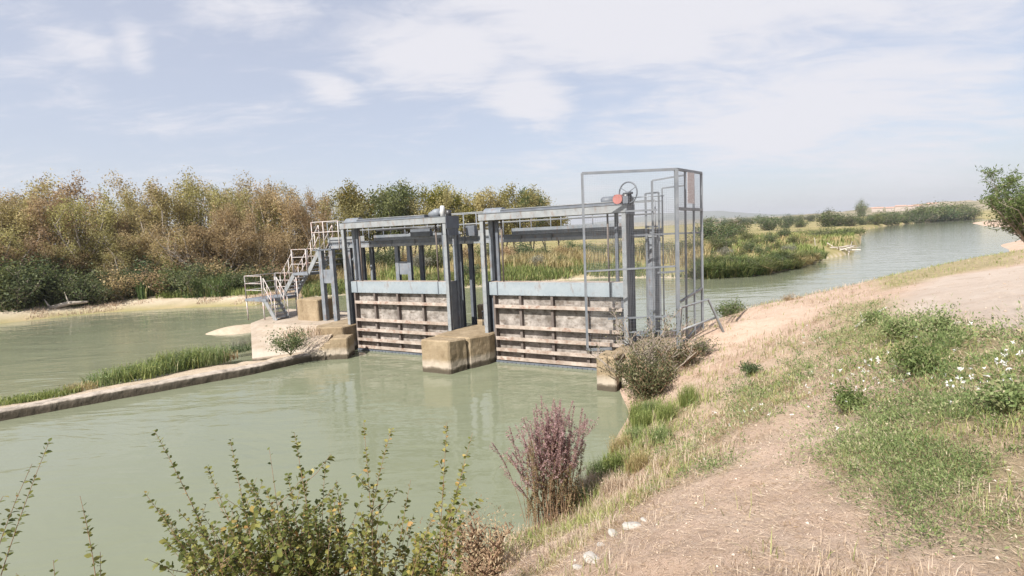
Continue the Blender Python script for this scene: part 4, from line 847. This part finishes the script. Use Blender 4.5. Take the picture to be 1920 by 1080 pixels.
for k, (px, b_, tp) in enumerate(((1540, 457, 430), (1560, 455, 428), (1582, 452, 426), (1601, 449, 427), (1500, 449, 432), (1520, 446, 430))):
    q = Pz(px, b_, .1); plant('islet_bush', 'bush%d' % (k % 3), (0, 2)[k % 2], q[0], q[1], (b_-tp)/FOC*q[1]/2.5, k*1.7, '%s bush, %s from the left of those on the grassy islet' % (('mid green', 'dark green')[k % 2], ordn((2, 3, 4, 5, 0, 1)[k])), 'bush', 'bushes on the islet', z=.3, sx=1.7)
for k, (px, d, sc, vi) in enumerate(((1335, 9, .8, 0), (1362, 12, .7, 3), (1388, 8, .85, 2), (1408, 15, .9, 0), (1430, 10, .7, 0), (1455, 14, .9, 2), (1478, 9, .75, 3), (1345, 22, 1.0, 2), (1375, 28, 1.1, 0), (1415, 30, 1.0, 2), (1445, 34, 1.2, 0), (1490, 24, 1.0, 2), (1395, 48, 1.3, 2), (1470, 52, 1.4, 0), (1340, 40, 1.2, 0), (1100, 16, .8, 0), (1130, 12, .7, 2), (1075, 20, .9, 0), (1160, 18, .9, 3), (1200, 12, .8, 0), (1235, 16, .9, 2), (1265, 10, .7, 0), (1290, 14, .9, 2), (960, 9, .5, 0), (930, 13, .6, 3), (1050, 8, .5, 2))):
    x, y, _ = at_px(px, d); plant('meadow_shrub', 'bush%d' % (k % 3), vi, x, y, sc*(.62 if px > 1300 else 1), k*1.9, '%s shrub, %s from the left scattered over the meadow across the river' % (('mid green', '', 'dark green', 'pale grey')[vi], ordn(sorted([1335, 1362, 1388, 1408, 1430, 1455, 1478, 1345, 1375, 1415, 1445, 1490, 1395, 1470, 1340, 1100, 1130, 1075, 1160, 1200, 1235, 1265, 1290, 960, 930, 1050]).index(px))), 'bush', 'shrubs on the meadow', sx=1.35)
# leafy willow at the right edge
tm, cm = tree_meshes(seed=612, H=5.0, stems=11, spread=1.35, leafn=15000, leafL=.2, leafW=.055, clump=.13, low=.06, up=.75); tm.materials.append(MT['bark']); cm.materials.append(MT['f_willow'])
P = Pz(1940, 468, 2.1); o = empty('willow', (P[0], P[1], P[2]-.1), .4, 'leafy young willow at the right edge above the river', 'tree'); link('trunk', tm, None, o); link('crown', cm, None, o); o.scale = (1.3, 1.2, .98)
WIL = (P, o)

# ---- near plants
def stem_plant(name, label, cat_, base, stems, leafL, leafW, mat, stemr=.006, per=46, seed=0, stem_mat='stem', part='leaf_cluster', group=None, twist=.7, basefrac=0.0, jit=.09, twigs=0, minz=None):
    """stems: list of tip points (absolute); arching stems from base with alternate leaves"""
    g = np.random.default_rng(seed); q = random.Random(seed); base = np.array(base, float); root = empty(name, base, 0, label, cat_, group)
    sm = MB(); Ps, Ts, Ls, vs = [], [], [], []
    for tip, leafy, start, hue in stems:
        tip = np.array(tip, float)-base; b0 = np.array([q.gauss(0, jit)+basefrac*tip[0], q.gauss(0, jit), 0]); c = b0*1.0+(tip-b0)*np.array([.3, .3, .62])+np.array([q.gauss(0, .05), q.gauss(0, .05), 0])
        s_ = np.linspace(0, 1, 12)[:, None]; pts = (1-s_)**2*b0+2*s_*(1-s_)*c+s_**2*tip; sm.tube([tuple(p) for p in pts], [stemr*(1.25-k/11) for k in range(12)], 5, False)
        for tk in range(twigs):
            s0_ = q.uniform(.35, .85); p0 = (1-s0_)**2*b0+2*s0_*(1-s0_)*c+s0_**2*tip; a_ = q.uniform(0, 6.28); ln_ = q.uniform(.12, .34); dd = np.array([math.cos(a_)*.75, math.sin(a_)*.75, .75])*ln_
            tw = np.stack([p0, p0+dd*.5+np.array([0, 0, -.02]), p0+dd]); sm.tube([tuple(p) for p in tw], [stemr*.5, stemr*.4, stemr*.25], 4, False)
            n_ = max(int(per*.85*ln_), 3); u_ = g.uniform(.1, 1, n_)[:, None]; a2_ = np.arange(n_)*2.4; e1 = unit(np.cross(dd, np.array([.2, .1, 1.])))
            e2 = unit(np.cross(dd, e1)); Ps.append(p0+dd*u_); Ts.append(e1*np.cos(a2_)[:, None]+e2*np.sin(a2_)[:, None]+unit(dd)*.6); Ls.append(g.uniform(.5, 1.0, n_)); vs.append(np.clip(g.normal(hue, .2, n_), 0, 1)+(g.uniform(size=n_) < .06)*.4)
        n = int(per*leafy*np.linalg.norm(tip)); ss_ = np.sort(start+(1-start)*g.uniform(0, 1, n)**.85)[:, None]; p = (1-ss_)**2*b0+2*ss_*(1-ss_)*c+ss_**2*tip
        tg_ = unit(2*(1-ss_)*(c-b0)+2*ss_*(tip-c)); a = np.arange(n)*2.4+q.random()*6; sd = np.cross(tg_, np.array([.3, .2, 1])); sd = unit(sd); s2 = np.cross(tg_, sd)
        T = sd*np.cos(a)[:, None]+s2*np.sin(a)[:, None]*.6+tg_*twist+np.array([0, 0, -.25])
        Ps.append(p); Ts.append(T); Ls.append(np.full(n, 1.0)*(1.05-.45*ss_[:, 0])*g.uniform(.65, 1.15, n)); vs.append(np.clip(g.normal(hue, .16, n), 0, 1)+(g.uniform(size=n) < .05)*.45)
    P = np.concatenate(Ps); T = unit(np.concatenate(Ts)); Lf = np.concatenate(Ls)*leafL; v = np.clip(np.concatenate(vs), 0, 1); n = len(P); W = Lf*leafW/leafL
    b = unit(np.cross(T, g.normal(size=(n, 3))*.5+np.array([0, 0, 1.0]))); k_ = np.cross(b, T); Lc, Wc = Lf[:, None], W[:, None]
    dn = np.array([0, 0, -1.0])
    rows = [P+T*Lc*.05, P+T*Lc*.38+b*Wc*.5+k_*Wc*.12, P+T*Lc*.75+b*Wc*.34+k_*Wc*.1+dn*Lc*.06, P+T*Lc+dn*Lc*.16, P+T*Lc*.75-b*Wc*.34+k_*Wc*.1+dn*Lc*.06, P+T*Lc*.38-b*Wc*.5+k_*Wc*.12, P+T*Lc*.5+dn*Lc*.02]
    V = np.stack(rows, 1).reshape(-1, 3); i0 = np.arange(n)[:, None]*7; F = np.concatenate([i0+np.array([0, 1, 2, 6]), i0+np.array([6, 2, 3, 4]), i0+np.array([0, 6, 4, 5])])
    if part == 'shoots':       # sparse shoots: leaves joined to their stems in one mesh
        sv = np.array(sm.v); sf = np.array(sm.f); me_ = npmesh(part, np.concatenate([sv, V]), np.concatenate([sf, F+len(sv)]), None, np.concatenate([np.zeros(len(sf)), v, v, v]))
        me_.materials.append(MT[stem_mat]); me_.materials.append(mat); me_.polygons.foreach_set('material_index', np.concatenate([np.zeros(len(sf), np.int32), np.ones(len(F), np.int32)])); link(part, me_, None, root); return root
    sm.build('stems', MT[stem_mat], root, True); link(part, npmesh(part, V, F, None, np.concatenate([v, v, v])), mat, root); return root
tips = [(290, 808, 3.5, 1, .25), (272, 925, 3.2, 1.2, .2), (388, 876, 3.4, 1, .3), (432, 825, 3.45, 1.2, .3), (470, 905, 3.3, 1.4, .2), (505, 842, 3.5, .35, .3), (552, 812, 3.4, 1.5, .25), (575, 900, 3.3, 1.3, .2), (610, 868, 3.6, .9, .3), (640, 940, 3.3, 1.4, .2),
        (682, 792, 3.7, .7, .4), (735, 802, 3.6, .8, .3), (700, 905, 3.5, 1.2, .2), (770, 900, 3.5, 1.1, .2), (838, 792, 3.6, .8, .3), (886, 812, 3.6, .8, .3), (872, 870, 3.5, .9, .3), (822, 940, 3.4, 1.1, .2), (530, 960, 3.1, 1.5, .2), (430, 985, 3.1, 1.4, .2),
        (350, 1000, 3.1, 1.3, .2), (600, 985, 3.1, 1.5, .2), (690, 990, 3.2, 1.4, .2), (780, 1000, 3.2, 1.2, .2), (860, 985, 3.3, 1.0, .2), (480, 1030, 3.0, 1.5, .1), (560, 1040, 3.0, 1.5, .1), (660, 1040, 3.0, 1.5, .1), (740, 1050, 3.0, 1.4, .1), (400, 1050, 3.0, 1.4, .1), (310, 960, 3.3, 1.1, .3), (820, 1050, 3.1, 1.2, .1), (455, 940, 3.35, 1.4, .2), (540, 890, 3.45, 1.4, .2), (630, 900, 3.2, 1.4, .2), (500, 920, 3.2, 1.5, .2)]
st_ = [(PY(a, b, d), lf, s0, .42 if a < 640 else .58) for a, b, d, lf, s0 in tips]
for _ in range(72):
    a_ = rnd.uniform(290, 890); tips.append((a_, 915+abs(a_-570)*.16+abs(rnd.gauss(0, 80)), rnd.uniform(2.8, 3.8), 1.2, .1))
st_ = [(PY(a, b, d), lf, s0, .42 if a < 640 else .58) for a, b, d, lf, s0 in tips]
bx, by = -1.25, 3.25
stem_plant('leafy_shrub', 'leafy green shrub with arching shoots in the bottom foreground', 'shrub', (bx, by, th1(bx, by)-.05), st_, .058, .036, MT['f_shrub'], .0048, 46, 21, basefrac=.5, jit=.12, twigs=5)
l2 = [(92, 828, 2.9, .9, .25), (60, 870, 2.75, .6, .3), (6, 930, 2.6, .8, .3)]
bx, by = -3.7, 2.75
stem_plant('young_shrub', 'thin leafy shoots leaning in from the left edge of the frame', 'shrub', (bx, by, th1(bx, by)-.05), [(PY(a, b, d), lf, s0, .4) for a, b, d, lf, s0 in l2], .058, .034, MT['f_shrub'], .0045, 42, 22, part='shoots')
l2 = [(150, 930, 2.6, .9, .3), (188, 1035, 2.6, .8, .3), (100, 1050, 2.5, .9, .3), (30, 1075, 2.5, .8, .2)]
bx, by = -2.1, 2.45
stem_plant('young_shrub', 'short upright leafy shoots in the bottom left corner', 'shrub', (bx, by, th1(bx, by)-.05), [(PY(a, b, d), lf, s0, .4) for a, b, d, lf, s0 in l2], .058, .034, MT['f_shrub'], .0045, 42, 24, part='shoots')
# tall reddish purple plant at the water edge
B = Pz(1040, 985, .18); pr_ = []
for k in range(60):
    px = rnd.gauss(1030, 34); tp = 728+abs(px-1030)*.9+rnd.uniform(0, 70)
    if px > 1072: tp = max(tp-40, 752)
    pr_.append((PY(px, tp, B[1]+rnd.gauss(0, .3)), 1, .5, .45))
pr_ += [(PY(955, 800, B[1]), 1, .5, .4), (PY(950, 850, B[1]-.2), 1, .5, .4), (PY(965, 905, B[1]-.2), 1, .5, .4), (PY(1092, 765, B[1]), 1.2, .4, .3)]
ro = stem_plant('flowering_plant', 'tall bushy plant with purplish red seed spikes at the water edge', 'plant', (B[0], B[1], th1(B[0], B[1])-.03), pr_, .045, .017, MT['f_purple'], .004, 135, 31, part='seed_spikes', twist=.8, basefrac=.42, jit=.12, twigs=5)
lw = [(PY(rnd.gauss(1035, 36), rnd.uniform(820, 930), B[1]+rnd.gauss(0, .25)), 1, .1, .5) for _ in range(60)]
lw2 = stem_plant('x', None, None, (B[0], B[1], th1(B[0], B[1])-.03), lw, .055, .018, MT['f_purplelow'], .005, 100, 32, part='lower_leaves', twist=1.0, basefrac=.6, jit=.2)
for ch in list(lw2.children): ch.parent = ro
bpy.data.objects.remove(lw2)
# bush hanging over the right pier
def blob_bush(name, label, cat_, base, H, wid, n, leafL, leafW, mat, seed, stems=9, bark='bark', group=None, spread=1.0, droop=0.0):
    tm, cm = tree_meshes(seed=seed, H=H, stems=stems, spread=spread, leafn=n, leafL=leafL, leafW=leafW, clump=wid, low=.12, up=.55); tm.materials.append(MT[bark]); cm.materials.append(MT[mat])
    o = empty(name, base, 0, label, cat_, group); link('stems', tm, None, o); link('foliage', cm, None, o); return o
p = PY(1222, 775, 13.3); o = blob_bush('dusty_bush', 'dusty dark bush hanging over the right pier at the water', 'bush', (p[0], p[1], .0), 1.75, .11, 9000, .075, .04, 'f_dark', 718, 15, spread=1.6, bark='stem'); o.scale = (.72, .75, .88); o.rotation_euler = (R(8), R(-14), 0)
p = PY(1215, 700, 14.2); o = blob_bush('twiggy_bush', 'thin twiggy olive bush growing up in front of the cage foot', 'bush', (p[0], p[1], .15), 2.3, .10, 1900, .065, .032, 'f_dark', 715, 10, spread=2.2)
p = PY(1282, 705, 14.0); o = blob_bush('bank_bush', 'small low bush on the bank just right of the dusty bush', 'bush', (p[0], p[1], th1(p[0], p[1])-.05), 0.7, .12, 1500, .06, .03, 'f_dark', 716, 9, spread=1.4, bark='stem')
p = PY(905, 1075, 5.6); blob_bush('dry_brush', 'dry brown twiggy growth at the bottom between shrub and purple plant', 'bush', (p[0], p[1], th1(p[0], p[1])-.05), .75, .13, 4200, .04, .012, 'dryweed', 717, 12, spread=1.6, bark='stem')
p = PY(1320, 660, 14.4); blob_bush('low_bush', 'low green clump on the bank right of the dusty bush', 'bush', (p[0], p[1], th1(p[0], p[1])-.05), .5, .09, 900, .05, .025, 'f_bush', 713, 8)
# small green clumps on the bank
for k, (px, py, hh, wd, lab) in enumerate(((1715, 705, .42, .11, 'dense dark green weed clump, largest on the right bank'), (1592, 775, .26, .07, 'small green weed clump below the white flowers on the sandy slope'), (1405, 705, .3, .07, 'small green weed clump on the dry slope above the dusty bush'), (1690, 640, .4, .1, 'green weed mound beside the pale fallen branch'), (1760, 640, .38, .1, 'green weed mound right of the pale fallen branch'), (1895, 775, .2, .08, 'green weed clump at the right edge below the white flowers'), (1640, 610, .3, .08, 'low weed clump just left of the fallen branch'))):
    p = hit(px, py); blob_bush('weed_clump', lab, 'weeds', (p[0], p[1], p[2]-.03), hh, wd*.9, 2400, .042, .02, ('f_willow', 'f_willow', 'f_bush', 'weed', 'weed', 'weed', 'weed')[k], 730+k, 9, bark='gstem', spread=1.5, group='weed clumps on the right bank')
# dark shore bushes upstream of the cage, on the far side of the hump
for k, (px, py, sc, lab) in enumerate(((1378, 597, .75, 'dark bush at the waterline behind the sandy hump'), (1490, 566, .35, 'low straw coloured bush on the crest above the river'))):
    p = hit(px, py); plant('shore_bush', 'bush%d' % k, (2, 1)[k], p[0]+.5, p[1]+1, sc*.5, k, lab, 'bush', None, z=max(p[2]-.25, 0), sx=1.5)
# grasses on the strip left of the canal wall
def tuft(name, label, p, n, H, rad, mat, seed, group=None):
    g = np.random.default_rng(seed); a = g.uniform(0, 2*np.pi, n); r_ = rad*np.sqrt(g.uniform(0, 1, n)); P = np.stack([np.cos(a)*r_*1.6, np.sin(a)*r_, 0*a], 1)
    V, F4, F3 = blades(P, g.uniform(H*.45, H*1.1, n), g.uniform(.018, .03, n)*min(1, rad*2.2), .35, g=g); v1 = np.clip(g.normal(.5, .22, n), 0, 1)
    L1, F1 = leaves(P[:n//2]+np.array([0, 0, 1])*g.uniform(.1, .8, (n//2, 1))*H, g.uniform(.06, .12, n//2)*min(1, rad*2.4), .04*min(1, rad*2.2), g=g)
    o = link(name, npmesh(name, np.concatenate([V, L1]), np.concatenate([F4, F1+len(V)]), F3, np.concatenate([v1, np.clip(g.normal(.5, .2, len(F1)), 0, 1), v1])), MT[mat]); tag(o, label, 'grass clump', group)
    o.location = [float(c) for c in p]; o.rotation_euler = (0, 0, .67); return o
kk = 0
for px, py, H, rad, n, mat in ((215, 717, .65, .5, 420, 'weed'), (258, 709, .75, .6, 480, 'grass_green'), (300, 699, .7, .6, 480, 'weed'), (342, 690, 1.0, .6, 560, 'grass_green'), (385, 683, .95, .55, 520, 'weed'), (330, 693, .95, .35, 200, 'f_bush'), (415, 676, .5, .4, 200, 'f_brown'), (110, 742, .35, .35, 300, 'grass_green'), (20, 756, .3, .4, 300, 'grass_green'), (60, 750, .26, .35, 260, 'grass_green'), (150, 733, .4, .3, 260, 'reed_orange'), (448, 660, .5, .35, 160, 'f_bush'), (455, 650, .55, .3, 120, 'f_grey')):
    p = Pz(px, py, .18); H *= .82; tuft('grass_clump', '%s grass clump, %s in the row beside the canal wall' % ({'grass_green': 'bright green', 'weed': 'leafy green', 'f_bush': 'dark green', 'f_brown': 'brown', 'reed_orange': 'dry orange', 'f_grey': 'greyish'}[mat], ordn(kk)), p, n, H, rad, mat, 800+kk, 'grass clumps beside the canal wall'); kk += 1
p = Pz(540, 662, .5); blob_bush('apron_bush', 'small green bush growing on the sloping abutment face', 'bush', (p[0], p[1]+.2, .4), .85, .16, 1800, .09, .035, 'f_bush', 741, 9, spread=1.6, bark='gstem')
p = Pz(565, 632, .85); tuft('apron_grass', 'dry straw coloured grass on the upper abutment slope', p, 180, .5, .5, 'straw', 742)
for k, (px, py, H, rad, n, mat) in enumerate(((1205, 800, .45, .22, 300, 'grass_green'), (1190, 830, .4, .2, 280, 'weed'), (1165, 850, .45, .22, 320, 'reed_orange'), (1150, 880, .4, .2, 260, 'grass_green'), (1125, 900, .45, .2, 300, 'weed'), (1105, 925, .4, .2, 300, 'straw'), (1085, 945, .35, .16, 220, 'weed'), (1250, 790, .5, .2, 220, 'grass_green'), (1290, 760, .6, .18, 180, 'grass_green'), (1240, 830, .4, .2, 220, 'weed'), (1195, 880, .35, .18, 200, 'reed_orange'), (1150, 925, .35, .18, 200, 'straw'), (1196, 785, .5, .2, 260, 'grass_green'), (1222, 775, .4, .2, 240, 'weed'))):
    p = hit(px, py); o = tuft('shore_tuft', '%s tuft, %s counted down the right canal edge' % ({'grass_green': 'bright green grass', 'weed': 'leafy green weed', 'reed_orange': 'orange dry grass', 'straw': 'pale straw'}[mat], ordn((4, 6, 7, 8, 10, 12, 13, 1, 0, 5, 9, 11, 3, 2)[k])), p-np.array([0, 0, .03]), n*2, H, rad, mat, 850+k, 'tufts along the right canal edge')
    o.scale = (.8, .8, 1)
# ---- stones, dead wood
def stone(px, py, s_, label, seed, cat_='stone', group='pale stones along the crumbling bank edge'):
    g = np.random.default_rng(seed); mb = MB(); p = hit(px, py); nu, nv = 12, 8; ax = np.array([1.3, .85, .5])*s_*.62
    for j in range(nv+1):
        for i_ in range(nu):
            th_, ph = math.pi*j/nv, 2*math.pi*i_/nu; d = np.array([math.sin(th_)*math.cos(ph), math.sin(th_)*math.sin(ph), math.cos(th_)]); q = np.sign(d)*np.abs(d)**.75
            mb.v.append(tuple(q*ax*(1+.28*(float(fbm(d[0]*1.5+seed, d[1]*1.5+d[2], 1.4, 3, seed))-.5))))
    for j in range(nv):
        for i_ in range(nu): mb.f.append((j*nu+i_, (j+1)*nu+i_, (j+1)*nu+(i_+1) % nu, j*nu+(i_+1) % nu))
    o = mb.build('stone', MT['rock']); tag(o, label, cat_, group); o.location = (p[0], p[1], p[2]+.15*s_); o.rotation_euler = (rnd.uniform(-.3, .3), rnd.uniform(-.3, .3), rnd.uniform(0, 6)); return o
for k, (px, py, s_, lab) in enumerate(((1110, 1052, .085, 'large pale stone lying lowest on the crumbling bank edge'), (1185, 990, .10, 'long pale stone, uppermost of the broken edge near the purple plant'), (1150, 1003, .07, 'pale stone just below the long uppermost one'), (1210, 978, .05, 'small pale stone touching the upper end of the long stone'), (1128, 1025, .05, 'small pale stone midway along the broken edge'), (1028, 992, .045, 'white stone at the foot of the purple plant'),
        (1085, 1066, .05, 'small stone at the bottom edge left of the large pale stone'), (1322, 862, .04, 'lone pale stone on the sandy slope edge'), (1392, 795, .05, 'pale stone high on the slope beside the dry grass'), (1575, 690, .05, 'pale stone under the green weeds near the fallen branch'), (1600, 703, .045, 'flat white stone beside the reddish bare soil'), (1650, 765, .04, 'small white stone below the white flowers'))): stone(px, py, s_, lab, 900+k)
def wood(name, label, pts, rads, mat='deadwood', cat_='dead wood', extra=()):
    m = MB(); p0 = np.array(pts[0]); m.tube([tuple(np.array(p)-p0) for p in pts], rads, 7)
    for e_, r_ in extra: m.tube([tuple(np.array(p)-p0) for p in e_], r_, 5)
    o = m.build(name, MT[mat], None, True); tag(o, label, cat_); o.location = [float(c) for c in p0]; return o
hz = lambda a, b, z=.04: hit(a, b)+np.array([0, 0, z])
wood('fallen_branch', 'bleached fallen branch lying across the green weeds', [hz(1603, 622, .1), hz(1625, 611, .16), hz(1640, 606, .2), hz(1662, 597, .25)], [.03, .028, .022, .012], extra=[([hz(1640, 606, .2), hz(1652, 606, .3)], [.014, .006]), ([hz(1618, 614, .15), hz(1612, 606, .28)], [.012, .005])])
wood('grey_branch', 'grey twig lying among the white flowers on the right', [hz(1720, 632, .12), hz(1760, 632, .16), hz(1800, 629, .2)], [.018, .016, .008])
dw = empty('driftwood_heap', Pz(1560, 476, .1), 0, 'bleached driftwood heap on the islet edge in midstream', 'driftwood')
q = random.Random(5)
for k in range(16):
    m = MB(); c_ = Vector((q.uniform(-3.2, 2.6), q.uniform(-1, 1), q.uniform(.15, .9))); d_ = Vector((q.gauss(0, 1), q.gauss(0, .6), q.gauss(0, .45))).normalized()*q.uniform(.9, 2.0); m.tube([c_-d_, c_+Vector((0, 0, q.gauss(0, .1))), c_+d_], [.09, .08, .04], 6); m.build('log', MT['bark_pale'] if k % 3 else MT['deadwood'], dw, True)
for k, (a, b_, lab) in enumerate((((225, 553), (262, 545), 'dark driftwood trunk on the left far bank, right one of two'), ((95, 578), (165, 566), 'dark driftwood trunk on the left far bank, left one of two'))):
    p, q2 = Pz(*a, .5), Pz(*b_, .8); wood('drift_trunk', lab, [p, (p+q2)/2+np.array([0, 0, .15]), q2], [.2, .16, .08], 'bark_pale', 'dead wood', [([(p+q2)/2, (p+q2)/2+np.array([-.5, .3, 1.0])], [.08, .02]), ([p, p+np.array([-.4, 0, .7])], [.09, .03])])
# distant houses on the plain
t = NT('roof_tile'); t.col(t.ramp(t.noise(1, 4), [(.4, f(.42, .24, .17)), (.6, f(.5, .33, .25))])); MT['roof'] = t.m
MT['render_wall'] = paint('pale_render', (.33, .28, .245, 1), (.42, .36, .32, 1), .9, .3)
for k, (px, W, D, H, lab) in enumerate(((1346, 6, 5, 3.2, 'tiny pale house, leftmost on the distant plain'), (1381, 9, 5, 3, 'low pale house, second from the left on the distant plain'), (1415, 6, 5, 3.4, 'tiny pale house, third from the left on the distant plain'), (1643, 9, 7, 3.6, 'long low pale house nearest right of the lone tree'), (1666, 6, 7, 4, 'second pale house right of the lone tree'), (1686, 8, 7, 4.6, 'third pale house right of the lone tree'), (1713, 11, 7, 4, 'fourth pale house right of the lone tree'), (1744, 7, 7, 4.6, 'rightmost pale house on the distant ridge'))):
    a = pa(px); r_ = 560 if px < 1500 else 610; x, y = math.sin(a)*r_, math.cos(a)*r_; z = th1(x, y)-.5
    o = empty('house', (x, y, z), -a, lab, 'house', 'houses on the distant plain')
    MB().box(-W/2, W/2, -D/2, D/2, 0, H).build('wall', MT['render_wall'], o)
    MB().add([(-W/2-.4, -D/2-.4, H+.01), (W/2+.4, -D/2-.4, H+.01), (W/2+.4, D/2+.4, H+.01), (-W/2-.4, D/2+.4, H+.01), (-W/2-.4, 0, H+1.1), (W/2+.4, 0, H+1.1)], [(0, 1, 5, 4), (2, 3, 4, 5), (0, 4, 3), (1, 2, 5), (3, 2, 1, 0)]).build('roof', MT['roof'], o)

# ------------------------------------------------------------------ light, sky, air
HAZE = .0002
SUN_AZ = np.array([-.62, -.78]); SUN_EL = R(44)
sd = Vector((SUN_AZ[0]*math.cos(SUN_EL), SUN_AZ[1]*math.cos(SUN_EL), math.sin(SUN_EL))).normalized()
sl = bpy.data.lights.new('sun', 'SUN'); sl.energy = 4.9; sl.angle = R(.55); sl.color = (1, .955, .89); so = bpy.data.objects.new('sun', sl); COL.objects.link(so)
so.rotation_euler = sd.to_track_quat('Z', 'Y').to_euler()
W = bpy.data.worlds.new('World'); S.world = W; W.use_nodes = True; t = NT.__new__(NT); t.t = W.node_tree; t.n = t.t.nodes
bgn = t.n['Background']; bgn.inputs[1].default_value = .094
sky = t.new('ShaderNodeTexSky'); sky.sky_type = 'NISHITA'; sky.sun_disc = False; sky.sun_elevation = SUN_EL; sky.sun_rotation = math.atan2(sd.x, sd.y); sky.dust_density = 1.5; sky.air_density = 1.0; sky.ozone_density = 1.6
def mth(op, a, b=None, c=None, clamp=False):
    n = t.new('ShaderNodeMath', operation=op, use_clamp=clamp)
    for k, v in enumerate((a, b, c)):
        if v is None: continue
        if isinstance(v, bpy.types.NodeSocket): t.L(v, n.inputs[k])
        else: n.inputs[k].default_value = v
    return n.outputs[0]
tc = t.new('ShaderNodeTexCoord'); sx_ = t.new('ShaderNodeSeparateXYZ'); t.L(tc.outputs['Generated'], sx_.inputs[0])
den = mth('ADD', mth('MAXIMUM', sx_.outputs[2], 0.0), .14); cxn = mth('DIVIDE', sx_.outputs[0], den); cyn = mth('DIVIDE', sx_.outputs[1], den)
cv = t.new('ShaderNodeCombineXYZ'); t.L(cxn, cv.inputs[0]); t.L(cyn, cv.inputs[1])
def wn(scale, detail, rough, stretch=(1, 1, 1), dist=0.0, rot=0.0, loc=(0, 0, 0)):
    mp = t.new('ShaderNodeMapping'); mp.inputs['Scale'].default_value = stretch; mp.inputs['Rotation'].default_value = (0, 0, rot); mp.inputs['Location'].default_value = loc; t.L(cv.outputs[0], mp.inputs[0])
    n = t.new('ShaderNodeTexNoise'); n.inputs['Scale'].default_value = scale; n.inputs['Detail'].default_value = detail; n.inputs['Roughness'].default_value = rough; n.inputs['Distortion'].default_value = dist; t.L(mp.outputs[0], n.inputs['Vector']); return n.outputs['Fac']
def cpl(px, py):
    r_ = ray(px, py); r_ = r_/np.linalg.norm(r_); return r_[:2]/(max(r_[2], 0)+.14)
n1 = wn(1.3, 9, .62, (1, 1.6, 1), .9, .6); n2 = wn(3.2, 10, .64, (1, 2.2, 1), 1.3, .9); nn = mth('ADD', mth('MULTIPLY', n1, .65), mth('MULTIPLY', n2, .35))
tot = None
# cloud bodies: a long axis between two sky points, half width, weight
for (a, b_, hw, wt) in (((660, 150), (1000, 60), 85, 1.0), ((800, 60), (1650, 10), 110, 1.1), ((560, 172), (690, 165), 34, .75), ((900, 190), (1080, 170), 75, .8), ((1300, 120), (1500, 100), 70, .45), ((40, 80), (230, 70), 55, .42), ((235, 10), (262, 150), 42, .5), ((310, 5), (620, 25), 55, .5), ((1150, 260), (1900, 190), 110, .75), ((1500, 330), (1900, 300), 120, .55), ((950, 330), (1200, 320), 60, .25)):
    A_, B_ = cpl(*a), cpl(*b_); c_ = (A_+B_)/2; dv = B_-A_; L = np.linalg.norm(dv)/2+1e-6; ang_ = math.atan2(dv[1], dv[0]); mxp, myp = (a[0]+b_[0])/2, (a[1]+b_[1])/2
    Wd = max(abs(np.cross(cpl(mxp, myp+hw)-cpl(mxp, myp-hw), dv/(2*L)))/2, .05)
    dx, dy = mth('SUBTRACT', cxn, float(c_[0])), mth('SUBTRACT', cyn, float(c_[1])); ca, sa = math.cos(ang_), math.sin(ang_)
    u = mth('DIVIDE', mth('ADD', mth('MULTIPLY', dx, ca), mth('MULTIPLY', dy, sa)), float(L*1.25)); v = mth('DIVIDE', mth('SUBTRACT', mth('MULTIPLY', dy, ca), mth('MULTIPLY', dx, sa)), float(Wd*1.5))
    rr = mth('SQRT', mth('ADD', mth('MULTIPLY', u, u), mth('MULTIPLY', v, v)))
    e_ = mth('MULTIPLY', mth('SUBTRACT', 1.0, rr, clamp=True), wt); tot = e_ if tot is None else mth('MAXIMUM', tot, e_)
dens = mth('ADD', tot, mth('MULTIPLY', mth('SUBTRACT', nn, .5), 2.3))
mr = t.new('ShaderNodeMapRange', interpolation_type='SMOOTHSTEP'); t.L(dens, mr.inputs[0]); mr.inputs[1].default_value = -.06; mr.inputs[2].default_value = .62; mr.inputs[4].default_value = .9
cf = mth('MULTIPLY', mr.outputs[0], mth('MULTIPLY', mth('ADD', sx_.outputs[2], .02, clamp=True), 9.0, clamp=True))
mx = t.new('ShaderNodeMix', data_type='RGBA'); t.L(sky.outputs[0], mx.inputs[6]); mx.inputs[0].default_value = .6; mx.inputs[7].default_value = (4.2, 4.25, 4.85, 1)    # thin high veil
mc = t.new('ShaderNodeMix', data_type='RGBA'); t.L(cf, mc.inputs[0]); t.L(mx.outputs[2], mc.inputs[6]); mc.inputs[7].default_value = (5.25, 5.2, 5.5, 1)
t.L(mc.outputs[2], bgn.inputs[0])

hzm = bpy.data.materials.new('haze_air'); hzm.use_nodes = True; ht = hzm.node_tree; ht.nodes.remove(ht.nodes['Principled BSDF'])
pv = ht.nodes.new('ShaderNodeVolumePrincipled'); pv.inputs['Density'].default_value = HAZE; pv.inputs['Color'].default_value = (.93, .95, 1, 1); pv.inputs['Anisotropy'].default_value = .2
ht.links.new(pv.outputs[0], ht.nodes['Material Output'].inputs['Volume'])
if HAZE: tag(MB().box(-7200, 7200, -7200, 7200, -4, 130).build('haze', hzm), kind='stuff')
S.view_settings.view_transform = 'Standard'; S.view_settings.look = 'None'; S.view_settings.exposure = .80; S.view_settings.gamma = 1
S.cycles.max_bounces = 8; S.cycles.transparent_max_bounces = 8; S.cycles.use_denoising = True
